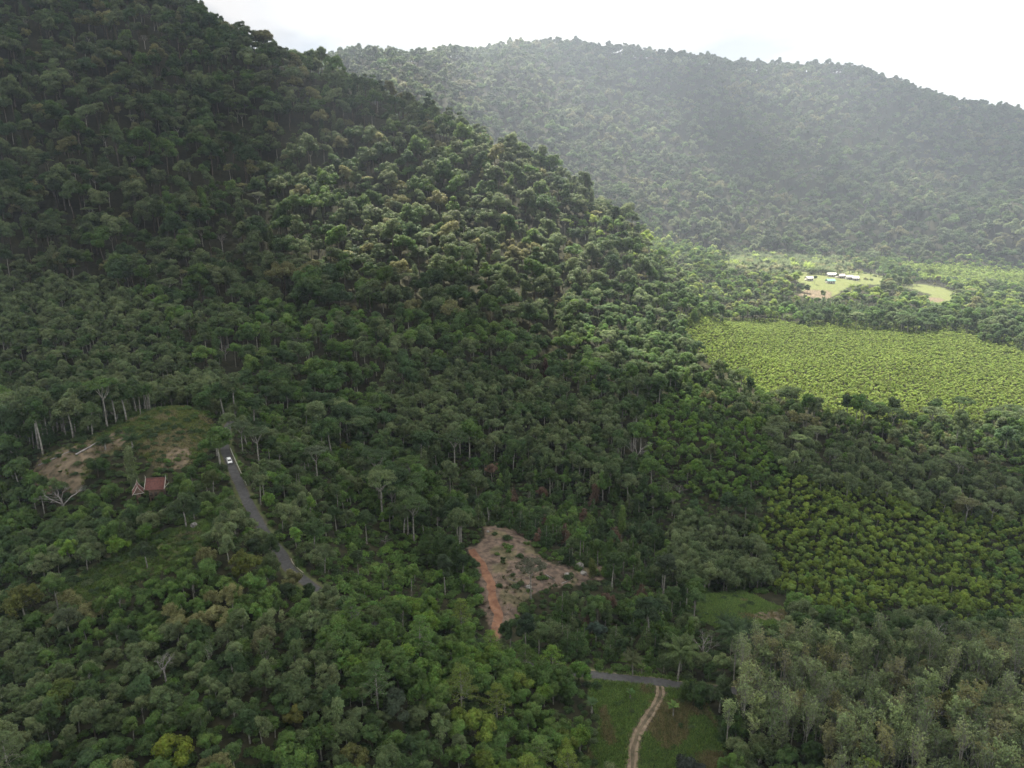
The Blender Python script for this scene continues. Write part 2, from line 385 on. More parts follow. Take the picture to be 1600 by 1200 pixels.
# ------------------------------------------------------------------ kinds of tree (each: crown mesh, trunk mesh, joined mesh for the distant stand)
def unit(v): return v / (np.linalg.norm(v, axis=-1, keepdims=True) + 1e-9)
def sphere_dirs(rg, n, zmin=-.35):
    out = np.empty((0, 3))
    while len(out) < n:
        q = unit(rg.randn(n * 2, 3)); out = np.vstack([out, q[q[:, 2] > zmin]])
    return out[:n]
def clumps(mb, rg, C, rb, n, size, zmin=-.3, aspect=1.1, flat=1.0, up=.4):
    """leaves over a set of clump centres C with radii rb"""
    w = rb ** 2 / (rb ** 2).sum(); k = rg.choice(len(C), n, p=w)
    d = sphere_dirs(rg, n, zmin)
    rad = rb[k] * np.clip(rg.uniform(.5, 1.1, n) ** .6 + (rg.uniform(0, 1, n) > .9) * rg.uniform(0, .45, n), 0, 1.6)
    P = C[k] + d * rad[:, None] * np.array([1, 1, flat])
    Nn = d + rg.randn(n, 3) * .38 + np.array([0, 0, up])
    mb.leaves(P, Nn, size, rg, 0, aspect)
    cv = rg.uniform(0, 1, (len(C), 2)); mb.c[-1] = np.clip(cv[k] * .55 + rg.uniform(0, 1, (n, 2)) * .55 - .05, 0, 1)
def limb(tb, a, b, r0, r1, rg, m=0, k=4, sag=.12):
    a = np.array(a, float); b = np.array(b, float); L = np.linalg.norm(b - a)
    t = np.linspace(0, 1, 5)[:, None]
    P = a + (b - a) * t + np.sin(t * np.pi) * rg.randn(1, 3) * L * sag * .5
    tb.tube(P, np.linspace(r0, r1, 5), m, k); return P
def tree_broad(seed, Rr, Ht, nb, nl, ls, crown_frac=.5, dome=.62, trunk_r=None, spread=.72, zmin=-.3, flat=.85, gaps=.25, show_limbs=4):
    rg = np.random.RandomState(seed); cb = MB(); tb = MB()
    ch = Rr * dome; zc = Ht - ch * 1.0
    nlobe = 4 + seed % 4                                             # a crown is a few lobes, each of many small clumps
    ld = sphere_dirs(rg, nlobe, -.15); ld[0] = (rg.randn() * .2, rg.randn() * .2, .95); lr = rg.uniform(.38, .62, nlobe); lk = rg.randint(0, nlobe, nb)
    d = sphere_dirs(rg, nb, -.45)
    Q = ld[lk] * rg.uniform(.5, .75, nlobe)[lk][:, None] + d * lr[lk][:, None] * rg.uniform(.7, 1.05, nb)[:, None]
    C = Q * np.array([Rr * spread, Rr * spread, ch * .72]) + np.array([0, 0, zc])
    # push clumps outwards unevenly so that the outline is irregular
    az = np.arctan2(C[:, 1], C[:, 0]); C[:, :2] *= (1 + gaps * np.sin(az * 2 + rg.uniform(0, 6)) * rg.uniform(.4, 1, nb))[:, None]
    rb = Rr * rg.uniform(.16, .40, nb) * (6.0 / nb) ** .3 * 1.2
    clumps(cb, rg, C, rb, nl, ls, zmin, 1.1, flat)
    tr = trunk_r or Ht * .018
    lean = rg.randn(2) * Ht * .03
    P = np.array([[0, 0, -1.2], [lean[0] * .2, lean[1] * .2, Ht * .25], [lean[0] * .7, lean[1] * .7, Ht * .5], [lean[0], lean[1], zc]])
    tb.tube(P, [tr * 1.5, tr, tr * .8, tr * .55], 0, 6)
    for j in rg.choice(nb, min(show_limbs, nb), replace=False):
        f = rg.uniform(.45, .95)
        a = P[2] * (1 - f) + P[3] * f
        limb(tb, a, C[j], tr * .5, tr * .14, rg)
    return cb, tb
def tree_umbrella(seed, Rr, Ht, nb, nl, ls):
    rg = np.random.RandomState(seed); cb = MB(); tb = MB()
    n1 = nb; az = rg.uniform(0, 2 * np.pi, n1); r = np.sqrt(rg.uniform(0.02, 1, n1)) * Rr * .85
    C = np.stack([r * np.cos(az), r * np.sin(az), Ht - Rr * .12 - (r / Rr) ** 2 * Rr * .34 + rg.randn(n1) * Rr * .07], 1)
    rb = Rr * rg.uniform(.16, .27, n1)
    clumps(cb, rg, C, rb, nl, ls, -.3, 1.1, .42, .8)
    tr = Ht * .017; fork = Ht * rg.uniform(.5, .62)
    tb.tube([[0, 0, -1.2], [.1, .1, Ht * .3], [0, .2, fork]], [tr * 1.5, tr, tr * .85], 0, 6)
    for q in range(5):
        a = q * 1.257 + rg.uniform(-.4, .4); e = [math.cos(a) * Rr * .42, math.sin(a) * Rr * .42, Ht - Rr * .5]
        L = limb(tb, [0, .2, fork], e, tr * .6, tr * .35, rg)
        dd = np.hypot(C[:, 0] - e[0], C[:, 1] - e[1]).argsort()[:3]
        for j in dd: limb(tb, L[-1], C[j], tr * .32, tr * .1, rg)
    return cb, tb
def tree_sparse(seed, Rr, Ht, nl, ls, nbr=16, twigs=5):
    rg = np.random.RandomState(seed); cb = MB(); tb = MB()
    tr = .14; tips = []
    tb.tube([[0, 0, -1], [rg.randn() * .1, rg.randn() * .1, Ht * .45], [rg.randn() * .3, rg.randn() * .3, Ht * .92]], [tr * 1.3, tr, tr * .35], 0, 5)
    for q in range(nbr):
        z = Ht * rg.uniform(.36, .86); a = rg.uniform(0, 6.28); L = (Ht - z) * rg.uniform(.5, .95) + .4
        sp = min(Rr, L * .55) * rg.uniform(.5, 1.1)
        e = np.array([math.cos(a) * sp, math.sin(a) * sp, min(z + L * .9, Ht)])
        P = limb(tb, [0, 0, z], e, tr * .5, tr * .16, rg, 0, 3)
        for w in range(twigs):
            s = P[rg.randint(1, 5)]; e2 = s + np.array([rg.randn() * .5, rg.randn() * .5, rg.uniform(.4, 1.5)])
            tb.tube([s, (s + e2) / 2 + rg.randn(3) * .08, e2], [tr * .2, tr * .15, tr * .08], 0, 3)
            tips.append(e2); tips.append((s + e2) / 2)
    C = np.array(tips); rb = np.full(len(C), .42)
    clumps(cb, rg, C, rb, nl, ls, -.9, 1.3, .9)
    return cb, tb
def tree_cone(seed, Rr, Ht, nl, ls):
    rg = np.random.RandomState(seed); cb = MB(); tb = MB(); nb = 34
    t = np.sqrt(rg.uniform(0.0, 1, nb)); z = Ht - t * Ht * .82; r = Rr * (t ** .85) * rg.uniform(.55, .85, nb); az = rg.uniform(0, 6.28, nb)
    C = np.stack([r * np.cos(az), r * np.sin(az), z - .3], 1); rb = Rr * (.2 + .2 * t)
    clumps(cb, rg, C, rb, nl, ls, -.5, 1.3, .9, .1)
    tb.tube([[0, 0, -1], [0, 0, Ht * .5], [0, 0, Ht * .9]], [.2, .13, .04], 0, 5)
    return cb, tb
def tree_tiered(seed, Rr, Ht, nl, ls, tiers=6):
    rg = np.random.RandomState(seed); cb = MB(); tb = MB(); C = []; rb = []
    tb.tube([[0, 0, -1], [.1, 0, Ht * .5], [0, 0, Ht * .97]], [.22, .15, .05], 0, 5)
    for t in range(tiers):
        z = Ht * (.36 + .62 * t / (tiers - 1)); rr = Rr * (1 - .75 * (t / (tiers - 1)) ** 1.3)
        for q in range(6):
            a = q * 1.047 + t * .5 + rg.uniform(-.2, .2); e = np.array([math.cos(a) * rr, math.sin(a) * rr, z + rr * .22])
            tb.tube([[0, 0, z - .2], e * [.5, .5, 1], e], [.06, .04, .02], 0, 3)
            for s in (.35, .6, .82, 1.0):
                C.append(np.array([e[0] * s, e[1] * s, z + rr * .2 * s + .1]) + rg.randn(3) * .12); rb.append(.30 + .25 * (1 - abs(s - .7)))
    clumps(cb, rg, np.array(C), np.array(rb) * Rr / 3, nl, ls, -.2, 1.2, .35, 1.0)
    return cb, tb
def tree_column(seed, Rr, Ht, nl, ls):
    rg = np.random.RandomState(seed); cb = MB(); tb = MB(); nb = 26
    z = rg.uniform(Ht * .15, Ht * .97, nb); az = rg.uniform(0, 6.28, nb); r = Rr * rg.uniform(.1, .5, nb) * (1 - .5 * (z / Ht) ** 3)
    C = np.stack([r * np.cos(az), r * np.sin(az), z], 1); rb = Rr * rg.uniform(.35, .6, nb)
    clumps(cb, rg, C, rb, nl, ls, -1, 1.5, 1.5, -.1)
    tb.tube([[0, 0, -1], [0, 0, Ht * .5], [0, 0, Ht * .9]], [.3, .2, .08], 0, 5)
    return cb, tb
def frond(mb, base, az, L, rise, droop, rg, nleaf, lw, ll, m=0):
    t = np.linspace(0, 1, 9); ang = rise - droop * t ** 1.4
    dx = np.cos(ang) * L / 8; dz = np.sin(ang) * L / 8
    rr = np.concatenate([[0], np.cumsum(dx[:-1])]); zz = np.concatenate([[0], np.cumsum(dz[:-1])])
    P = np.stack([base[0] + math.cos(az) * rr, base[1] + math.sin(az) * rr, base[2] + zz], 1)
    mb.tube(P, np.linspace(.06, .015, 9) * L / 4, m, 3)
    s = np.linspace(.12, 1, nleaf); S = np.stack([np.interp(s, t, P[:, k]) for k in range(3)], 1)
    side = np.array([-math.sin(az), math.cos(az), 0]); fw = np.array([math.cos(az), math.sin(az), 0])
    V = []; 
    for sg in (1, -1):
        l = ll * np.sin(np.clip(s * 1.05 + .12, 0, 1) * np.pi) ** .6 + .15
        tip = S + (side * sg * .8 + fw * .45)[None] * l[:, None] + np.array([0, 0, -1]) * (l * rg.uniform(.25, .6, nleaf))[:, None]
        md = (S + tip) / 2 + np.array([0, 0, .08]) * l[:, None]
        V.append(np.stack([S, md + fw * lw, tip, md - fw * lw], 1))
    V = np.concatenate(V).reshape(-1, 3); n = len(V) // 4
    mb.add(V, np.arange(4 * n).reshape(-1, 4), m, rg.uniform(.2, .8, (n, 2)))
def palm(seed, Ht, L, nf, nleaf, tr=.18, rise0=1.25, lw=.05, ll=.9, lean=.0):
    rg = np.random.RandomState(seed); cb = MB(); tb = MB()
    top = np.array([lean, lean * .3, Ht])
    tb.tube([[0, 0, -.6], top * [.3, .3, .5], top], [tr * 1.4, tr, tr * .8], 0, 6)
    for q in range(nf):
        f = q / nf; frond(cb, top, q * 2.4 + rg.uniform(-.2, .2), L * rg.uniform(.85, 1.1), rise0 - f * 1.35, 1.1 + f * .5, rg, nleaf, lw, ll)
    return cb, tb
def banana(seed, Ht=2.6, nf=9):
    rg = np.random.RandomState(seed); cb = MB(); tb = MB()
    tb.tube([[0, 0, -.3], [0, 0, Ht * .55], [0, 0, Ht * .75]], [.18, .13, .08], 0, 6)
    for q in range(nf):
        az = q * 2.4 + rg.uniform(-.3, .3); L = rg.uniform(1.5, 2.3); t = np.linspace(0, 1, 6); ang = 1.25 - (1.3 + .5 * (q % 3)) * t
        r = np.concatenate([[0], np.cumsum(np.cos(ang[:-1]) * L / 5)]); z = np.concatenate([[0], np.cumsum(np.sin(ang[:-1]) * L / 5)]) + Ht * .7
        P = np.stack([np.cos(az) * r, np.sin(az) * r, z], 1); w = .34 * np.sin(np.clip(t * .9 + .1, 0, 1) * np.pi) ** .5
        sd = np.array([-math.sin(az), math.cos(az), -.25]); sd2 = np.array([math.sin(az), -math.cos(az), -.25])
        V = np.vstack([P, P + sd * w[:, None], P + sd2 * w[:, None]]); Q = []
        for k in range(5): Q += [(k, k + 1, 7 + k, 6 + k), (k + 1, k, 12 + k, 13 + k)]
        cb.add(V, Q, 0, np.repeat(rg.uniform(.2, .9, (1, 2)), len(Q), 0))
    return cb, tb
def bare(seed, Ht, Rr, levels=4, r0=.2, fork=.35, flat=1.0):
    rg = np.random.RandomState(seed); cb = MB(); tb = MB()
    tb.tube([[0, 0, -1], [.1, 0, Ht * fork]], [r0 * 1.3, r0], 0, 6)
    def grow(p, d, L, r, lv):
        e = p + d * L; tg = cb
        m = (p + e) / 2 + rg.randn(3) * L * .06
        tg.tube([p, m, e], [r, r * .8, r * .6], 0, 4 if lv > 1 else 3)
        if lv == 0: return
        for _ in range(3 if lv > 1 else 4):
            dd = d + rg.randn(3) * .55; dd[2] = abs(dd[2]) * .8 * flat + .12; dd /= np.linalg.norm(dd)
            grow(m * .3 + e * .7 if _ else e, dd, L * rg.uniform(.55, .8), r * .5, lv - 1)
    for q in range(4):
        a = q * 1.6 + rg.uniform(-.4, .4); d = np.array([math.cos(a) * Rr / Ht * 1.3, math.sin(a) * Rr / Ht * 1.3, .8]); d /= np.linalg.norm(d)
        grow(np.array([.1, 0, Ht * fork * rg.uniform(.75, 1)]), d, Ht * (1 - fork) * .42, r0 * .55, levels - 1)
    return cb, tb
def shrub(seed, Rr, nl, ls):
    rg = np.random.RandomState(seed); cb = MB(); tb = MB(); nb = 9
    C = sphere_dirs(rg, nb, .0) * Rr * .6 * np.array([1, 1, .75]); C[:, 2] += Rr * .1
    clumps(cb, rg, C, Rr * rg.uniform(.3, .5, nb), nl, ls, -.2, 1.5, 1)
    tb.tube([[0, 0, -.5], [0, 0, Rr * .5]], [.08, .05], 0, 4)
    return cb, tb
def tuft(seed, n=46, h=.75):
    rg = np.random.RandomState(seed); cb = MB()
    a = rg.uniform(0, 6.28, n); r = rg.uniform(0, .7, n); P = np.stack([r * np.cos(a), r * np.sin(a), np.zeros(n)], 1)
    tip = P + np.stack([rg.randn(n) * .3, rg.randn(n) * .3, h * rg.uniform(.4, 1.1, n)], 1)
    s = np.stack([np.cos(a + 1.5), np.sin(a + 1.5), 0 * a], 1) * .07
    V = np.stack([P - s, P + s, tip + s * .2, tip - s * .2], 1).reshape(-1, 3)
    cb.add(V, np.arange(4 * n).reshape(-1, 4), 0, rg.uniform(0, 1, (n, 2))); tb = MB()
    return cb, tb

LIB = {}                                                           # kind -> list of (crown mesh, trunk mesh, joined object)
def register(kind, pairs, bark=None, leaf=None):
    L = []
    for q, (cb, tb) in enumerate(pairs):
        bk = bark or BARK; lf = leaf or LEAF
        cm = cb.mesh(kind + '_crown', [lf], var=True)
        tm = tb.mesh(kind + '_trunk', [bk], smooth=True) if tb.n else None
        jb = MB(); jb.v = list(cb.v); jb.f = list(cb.f); jb.m = list(cb.m); jb.c = list(cb.c); jb.n = cb.n
        for V, Fq, c in zip(tb.v, tb.f, tb.c):
            jb.v.append(V); jb.f.append(Fq + cb.n); jb.m.append(np.full(len(Fq), 1)); jb.c.append(c)
        jb.n = cb.n + tb.n
        jo = D.objects.new('%s_model_%s' % (kind, 'abcdef'[q]), jb.mesh(kind, [lf, bk], var=True))
        L.append((cm, tm, jo))
    c = D.collections.new(kind + '_models')
    for e in L: c.objects.link(e[2])
    LIB[kind] = (L, c)
register('bush', [tree_broad(1, 3.0, 5.6, 34, 4000, .32, dome=1.0, zmin=-.8, show_limbs=2), tree_broad(2, 3.2, 6.4, 38, 4400, .32, dome=1.15, zmin=-.8, show_limbs=2), tree_broad(3, 2.6, 5.2, 26, 3300, .30, dome=1.1, zmin=-.8, show_limbs=2)], BARKD)
register('fine', [tree_broad(61, 3.0, 7.2, 60, 4200, .27, dome=1.2, spread=.8, zmin=-.8, flat=1.1, gaps=.3), tree_broad(62, 2.7, 8.2, 56, 4200, .27, dome=1.5, spread=.8, zmin=-.8, flat=1.1), tree_broad(63, 3.3, 6.8, 64, 4600, .28, dome=1.0, spread=.85, zmin=-.8)])
register('young', [tree_broad(11, 2.2, 5.4, 22, 2300, .31, dome=1.15, spread=.6, zmin=-.7, show_limbs=1), tree_broad(12, 2.0, 5.8, 20, 2200, .31, dome=1.4, spread=.55, zmin=-.7, show_limbs=1), tree_broad(13, 2.4, 5.2, 24, 2500, .31, dome=1.0, spread=.6, zmin=-.7, show_limbs=1)], BARKD)
register('valley', [tree_broad(21, 4.2, 13, 42, 4200, .42, dome=1.1, trunk_r=.2, zmin=-.6), tree_broad(22, 3.8, 14, 38, 4000, .40, dome=1.45, trunk_r=.17, zmin=-.6), tree_broad(23, 4.8, 12, 46, 4400, .44, dome=.85, trunk_r=.2, gaps=.35, zmin=-.5)])
register('rain', [tree_broad(31, 6.2, 16, 38, 3600, .62, dome=.95, trunk_r=.25, zmin=-.6), tree_broad(32, 5.2, 18, 32, 3200, .60, dome=1.25, trunk_r=.22, gaps=.35, zmin=-.6), tree_broad(33, 7.2, 15, 46, 4200, .64, dome=.75, trunk_r=.25, zmin=-.6), tree_broad(34, 4.2, 18, 24, 2600, .58, dome=1.6, trunk_r=.2, gaps=.4, zmin=-.7), tree_broad(35, 5.6, 14, 34, 3300, .60, dome=1.0, trunk_r=.2, gaps=.3, zmin=-.6)], BARKD)
register('far', [tree_broad(41, 8.5, 18, 28, 1700, 1.05, dome=.95, zmin=-.6), tree_broad(42, 7.2, 19, 22, 1500, 1.0, dome=1.2, gaps=.35, zmin=-.6), tree_broad(43, 9.6, 16, 34, 2000, 1.1, dome=.75, zmin=-.6), tree_broad(44, 6, 19, 9, 1100, 1.0, dome=1.5, gaps=.4, zmin=-.6)], BARKD)
register('umbrella', [tree_umbrella(51, 7.5, 19, 34, 3000, .48), tree_umbrella(52, 6.2, 17, 26, 2500, .46)])
register('sparse', [tree_sparse(71, 1.9, 13, 700, .34), tree_sparse(72, 2.2, 12, 1000, .36), tree_sparse(73, 1.7, 14, 450, .32), tree_sparse(74, 2.0, 12.5, 1400, .36)])
register('cone', [tree_cone(81, 2.4, 8.5, 1800, .36), tree_cone(82, 2.1, 7.5, 1600, .34)])
register('tiered', [tree_tiered(91, 3.6, 11, 2600, .26), tree_tiered(92, 3.0, 8.5, 2200, .26)])
register('column', [tree_column(101, 2.6, 15, 2200, .42), tree_column(102, 3.2, 12, 2200, .45)])
register('coco', [palm(111, 7.5, 5.2, 24, 26, lw=.12, ll=1.15, lean=.6)])
register('oilpalm', [palm(121, 4.5, 5.0, 26, 18, tr=.32, rise0=1.3, lw=.15, ll=1.0), palm(122, 3.6, 4.6, 24, 16, tr=.32, rise0=1.3, lw=.15, ll=1.0)])
register('banana', [banana(131), banana(132, 2.2, 8)])
register('dead', [bare(141, 9, 4), bare(142, 11, 3.4, r0=.22, fork=.5), bare(143, 6.5, 4.5, fork=.2, flat=.5)], DEAD, DEAD)
register('shrub', [shrub(151, 1.2, 420, .26), shrub(152, 1.5, 520, .28), shrub(153, .9, 300, .24)])
register('tuft', [tuft(161), tuft(162, 40, .5)])

# ------------------------------------------------------------------ what grows where
DKG = [(.044,.078,.026),(.052,.088,.030),(.062,.092,.036),(.040,.070,.028),(.058,.102,.026)]
GRG = [(.078,.108,.046),(.088,.118,.054),(.066,.096,.040),(.098,.126,.057)]
GRY = [(.130,.170,.075),(.110,.145,.064),(.155,.190,.085)]
BRG = [(.082,.148,.030),(.096,.162,.028),(.070,.128,.032)]
YEL = [(.108,.152,.028),(.098,.142,.026),(.092,.138,.034)]
OLV = [(.165,.225,.050),(.150,.212,.046),(.175,.225,.060)]
BRN = [(.105,.072,.050),(.125,.092,.060),(.14,.11,.075)]
KHA = [(.135,.140,.060),(.122,.128,.062)]
MID = [(.068,.122,.030),(.080,.130,.034),(.062,.108,.030)]
# zones, later ones on top: key, polygon in canopy pixels, Ymin, Ymax
ZONES = [
 ('leftgrey', [(-400,420),(150,415),(260,470),(300,560),(230,600),(-400,600)], 280, 470),
 ('leftgrey', [(60,560),(340,545),(350,640),(230,660),(100,680),(60,640)], 245, 330),
 ('central_grey', [(600,590),(700,555),(820,560),(960,620),(990,700),(930,730),(820,700),(700,680),(620,650)], 250, 420),
 ('knoll', [(-400,730),(60,730),(200,745),(390,700),(420,800),(430,900),(300,830),(150,900),(-400,960)], 150, 230),
 ('roadside', [(350,600),(480,650),(560,720),(600,830),(560,930),(470,930),(430,850),(400,780),(370,700)], 150, 300),
 ('slope', [(540,760),(640,790),(700,830),(745,860),(765,1000),(600,950),(500,900),(500,830)], 140, 240),
 ('orchard', [(760,690),(900,720),(1060,760),(1100,900),(1080,1040),(930,1045),(800,1010),(860,960),(960,900),(870,830),(770,820)], 148, 290),
 ('grove', [(1060,770),(1180,780),(1225,870),(1215,930),(1090,930),(1050,880)], 190, 260),
 ('green', [(1000,610),(1080,585),(1180,595),(1260,640),(1400,660),(1700,675),(1700,800),(1500,800),(1400,780),(1250,745),(1150,770),(1050,750),(1010,700)], 225, 420),
 ('fringe', [(1060,590),(1150,585),(1250,632),(1380,672),(1500,665),(1545,640),(1560,690),(1350,700),(1200,650)], 290, 440),
 ('grey_patch', [(1190,640),(1270,640),(1330,700),(1380,690),(1540,700),(1620,760),(1600,800),(1480,795),(1400,770),(1290,745),(1220,715)], 240, 380),
 ('young_rubber', [(1195,750),(1330,735),(1700,820),(1750,990),(1400,970),(1225,960),(1205,900),(1180,820)], 150, 300),
 ('young_edge', [(1225,915),(1400,935),(1800,955),(1800,1000),(1350,990),(1225,965)], 150, 215),
 ('olive', [(1050,478),(1250,486),(1520,502),(1600,530),(1700,545),(2000,545),(2000,640),(1560,632),(1500,664),(1400,668),(1290,640),(1180,592),(1100,560),(1080,520)], 345, 680),
 ('midvalley', [(900,330),(1100,370),(1700,395),(2100,380),(2100,520),(1560,530),(1400,500),(1080,490),(980,440),(880,380)], 600, 1080),
 ('oilpalm', [(1130,392),(1290,392),(1390,432),(1250,424),(1200,440),(1140,430)], 800, 1100),
 ('olive_far', [(1390,405),(1700,418),(1700,455),(1450,432)], 800, 1080),
 ('orchard_rows', [(1205,462),(1300,466),(1430,480),(1580,508),(1580,530),(1450,498),(1250,492)], 600, 760),
 ('pale_rubber', [(1120,1000),(1200,975),(1350,985),(1800,965),(1900,1400),(1330,1400),(1300,1200),(1190,1110),(1105,1065)], 85, 170),
 ('dark_bush', [(1085,1065),(1190,1105),(1300,1190),(1330,1400),(1160,1400),(1135,1150)], 85, 142),
 ('bright', [(540,935),(640,930),(780,990),(935,1055),(935,1130),(925,1400),(740,1400),(700,1120),(560,1050)], 85, 165),
]
#        spacing, canopy ref, [(kind, weight, scale lo, hi)], tints, low-frequency second tints
SPEC = {
 'foreground': (3.5, 5, [('bush', .42, .6, 1.2), ('fine', .50, .6, 1.05), ('tiered', .02, .7, 1.0), ('shrub', .05, 1.2, 2), ('sparse', .01, .5, .7)], GRG + DKG, MID + KHA[:1]),
 'bright': (3.9, 6, [('bush', .72, .85, 1.3), ('fine', .2, .8, 1.0), ('tiered', .08, .8, 1.0)], BRG + MID, MID + YEL[:1]),
 'knoll': (4.0, 7, [('bush', .5, .85, 1.25), ('fine', .42, .8, 1.1), ('shrub', .08, 1.2, 2)], DKG + MID, BRG + GRG),
 'roadside': (4.6, 8, [('bush', .35, .9, 1.3), ('valley', .3, .6, .85), ('fine', .3, .8, 1.1), ('shrub', .1, 1.4, 2)], MID + DKG + GRG, BRG[:1] + GRG),
 'slope': (4.4, 3, [('shrub', .62, 1.2, 2.2), ('bush', .2, .5, .9), ('fine', .1, .5, .9), ('valley', .03, .7, 1)], MID + BRG[:1], DKG + MID),
 'hillfoot': (7.2, 14, [('rain', .6, .5, 1.35), ('valley', .28, .8, 1.4), ('fine', .07, 1.2, 1.7), ('umbrella', .03, .6, .9), ('column', .02, .8, 1.2)], DKG + MID[:2] + GRG[:1], MID + DKG + GRG + BRG[2:]),
 'central': (5.7, 13, [('valley', .62, .7, 1.5), ('fine', .2, 1.1, 1.5), ('umbrella', .05, .7, .95), ('column', .07, .7, 1.1), ('cone', .06, .9, 1.3)], DKG + DKG + GRG[:2], MID + DKG + GRG),
 'central_grey': (5.0, 12, [('fine', .6, 1.1, 1.5), ('valley', .4, .8, 1.05)], GRG, GRG + DKG[:2]),
 'leftgrey': (5.0, 12, [('fine', .6, 1.1, 1.5), ('valley', .4, .8, 1.05)], GRG, GRG + DKG[:2]),
 'orchard': (4.7, 7, [('cone', .42, .75, 1.15), ('fine', .2, .8, 1.1), ('valley', .22, .6, .85), ('column', .06, .5, .8), ('shrub', .1, 1, 1.8)], DKG + GRG[:1], DKG + MID + BRN[:1]),
 'grove': (4.2, 14, [('fine', .7, 1.1, 1.45), ('valley', .3, .8, .95)], GRG, GRG),
 'green': (4.0, 6, [('young', .55, .95, 1.3), ('bush', .35, .7, 1.0), ('fine', .1, .9, 1.2)], BRG + MID, MID + DKG[:2]),
 'fringe': (5.0, 8, [('fine', .6, .9, 1.3), ('valley', .25, .6, .9), ('young', .15, 1, 1.3)], GRG + MID, GRG + MID + KHA),
 'grey_patch': (5.4, 11, [('umbrella', .08, .5, .7), ('fine', .48, 1.0, 1.4), ('valley', .2, .7, .9)], GRG + GRY[:1], KHA + GRG),
 'young_rubber': (2.85, 6, [('young', .94, .6, 1.12), ('fine', .03, .6, .95), ('shrub', .03, .8, 1.2)], YEL, YEL + MID[:1]),
 'young_edge': (4.2, 8, [('fine', .8, .9, 1.15), ('young', .2, 1, 1.3)], GRG + DKG[:2], MID),
 'olive': (2.2, 5, [('young', 1, .55, .74)], OLV, OLV),
 'olive_far': (4.6, 9, [('young', 1, 1.2, 1.7)], OLV, OLV),
 'midvalley': (7.4, 10, [('rain', .52, .4, 1.05), ('valley', .34, .7, 1.4), ('oilpalm', .1, 1, 1.3), ('umbrella', .04, .6, .9)], MID + GRG + OLV + KHA[:1], MID + YEL + BRG[:1] + DKG[:1]),
 'oilpalm': (6.8, 7, [('oilpalm', .45, 1.1, 1.5), ('valley', .4, .5, .9), ('shrub', .15, 2, 3)], GRG + KHA, GRG + OLV[:1]),
 'orchard_rows': (6.5, 7, [('cone', .85, 1.1, 1.4), ('valley', .15, .7, .9)], DKG + GRG[:2], DKG),
 'mountain': (9.0, 15, [('rain', .85, .5, 1.85), ('umbrella', .04, .7, 1.0), ('column', .07, .9, 1.4), ('dead', .006, 1.2, 1.7), ('valley', .034, 1, 1.4)], DKG + GRG + GRG + KHA[:1], MID + GRG + GRG + DKG + KHA[:1]),
 'far_mountain': (13.5, 17, [('far', .99, .62, 1.6), ('umbrella', .01, .9, 1.1)], DKG + GRG + MID, GRG + MID + GRY + KHA),
 'pale_rubber': (3.0, 12, [('sparse', .90, .72, 1.05), ('fine', .06, .8, 1.1), ('bush', .04, .7, 1.0)], GRY + KHA + GRG, KHA + YEL[:1] + GRY),
 'dark_bush': (3.6, 6, [('bush', .6, .85, 1.25), ('fine', .4, .8, 1.1)], DKG + GRG, DKG + MID),
}
def zone_of(x, y, z, jit=True):
    u, v, _ = project(x, y, z)
    if jit:
        s = 1142 / np.maximum(y, 80) * 9
        u = u + (vnoise(x, y, 16, 71) - .5) * s; v = v + (vnoise(x, y, 16, 72) - .5) * s * .6
    zid = np.full(len(u), 'central', dtype=object)
    zid[y < 152] = 'foreground'
    zid[(y < 190) & (u < 330)] = 'foreground'
    zid[(y > 300) & (x < .12 * y)] = 'hillfoot'
    up_ = (y > 425) & ~((x > 35) & (z < 42) & (y < 640)); zid[up_] = 'mountain'
    zid[y > 985] = 'far_mountain'
    zid[(y > 600) & (y <= 985) & (x > .16 * y) & (z < 60)] = 'midvalley'
    for k, poly, y0, y1 in ZONES:
        m = inpoly(u, v, poly) & (y > y0) & (y < y1)
        zid[m] = k
    return zid
SHADE_SPOT = (hit(1200, 938), 7.5)  # dark litter kept free of plants, standing in for shade under the trees
KEEP = [(p, y1) for k, p, y0, y1 in OPEN]                            # nothing may stand in front of these
KEEP_PT = []
HERO = []                                                           # (x, y, radius) taken by named trees
trees = []                                                          # dicts of arrays
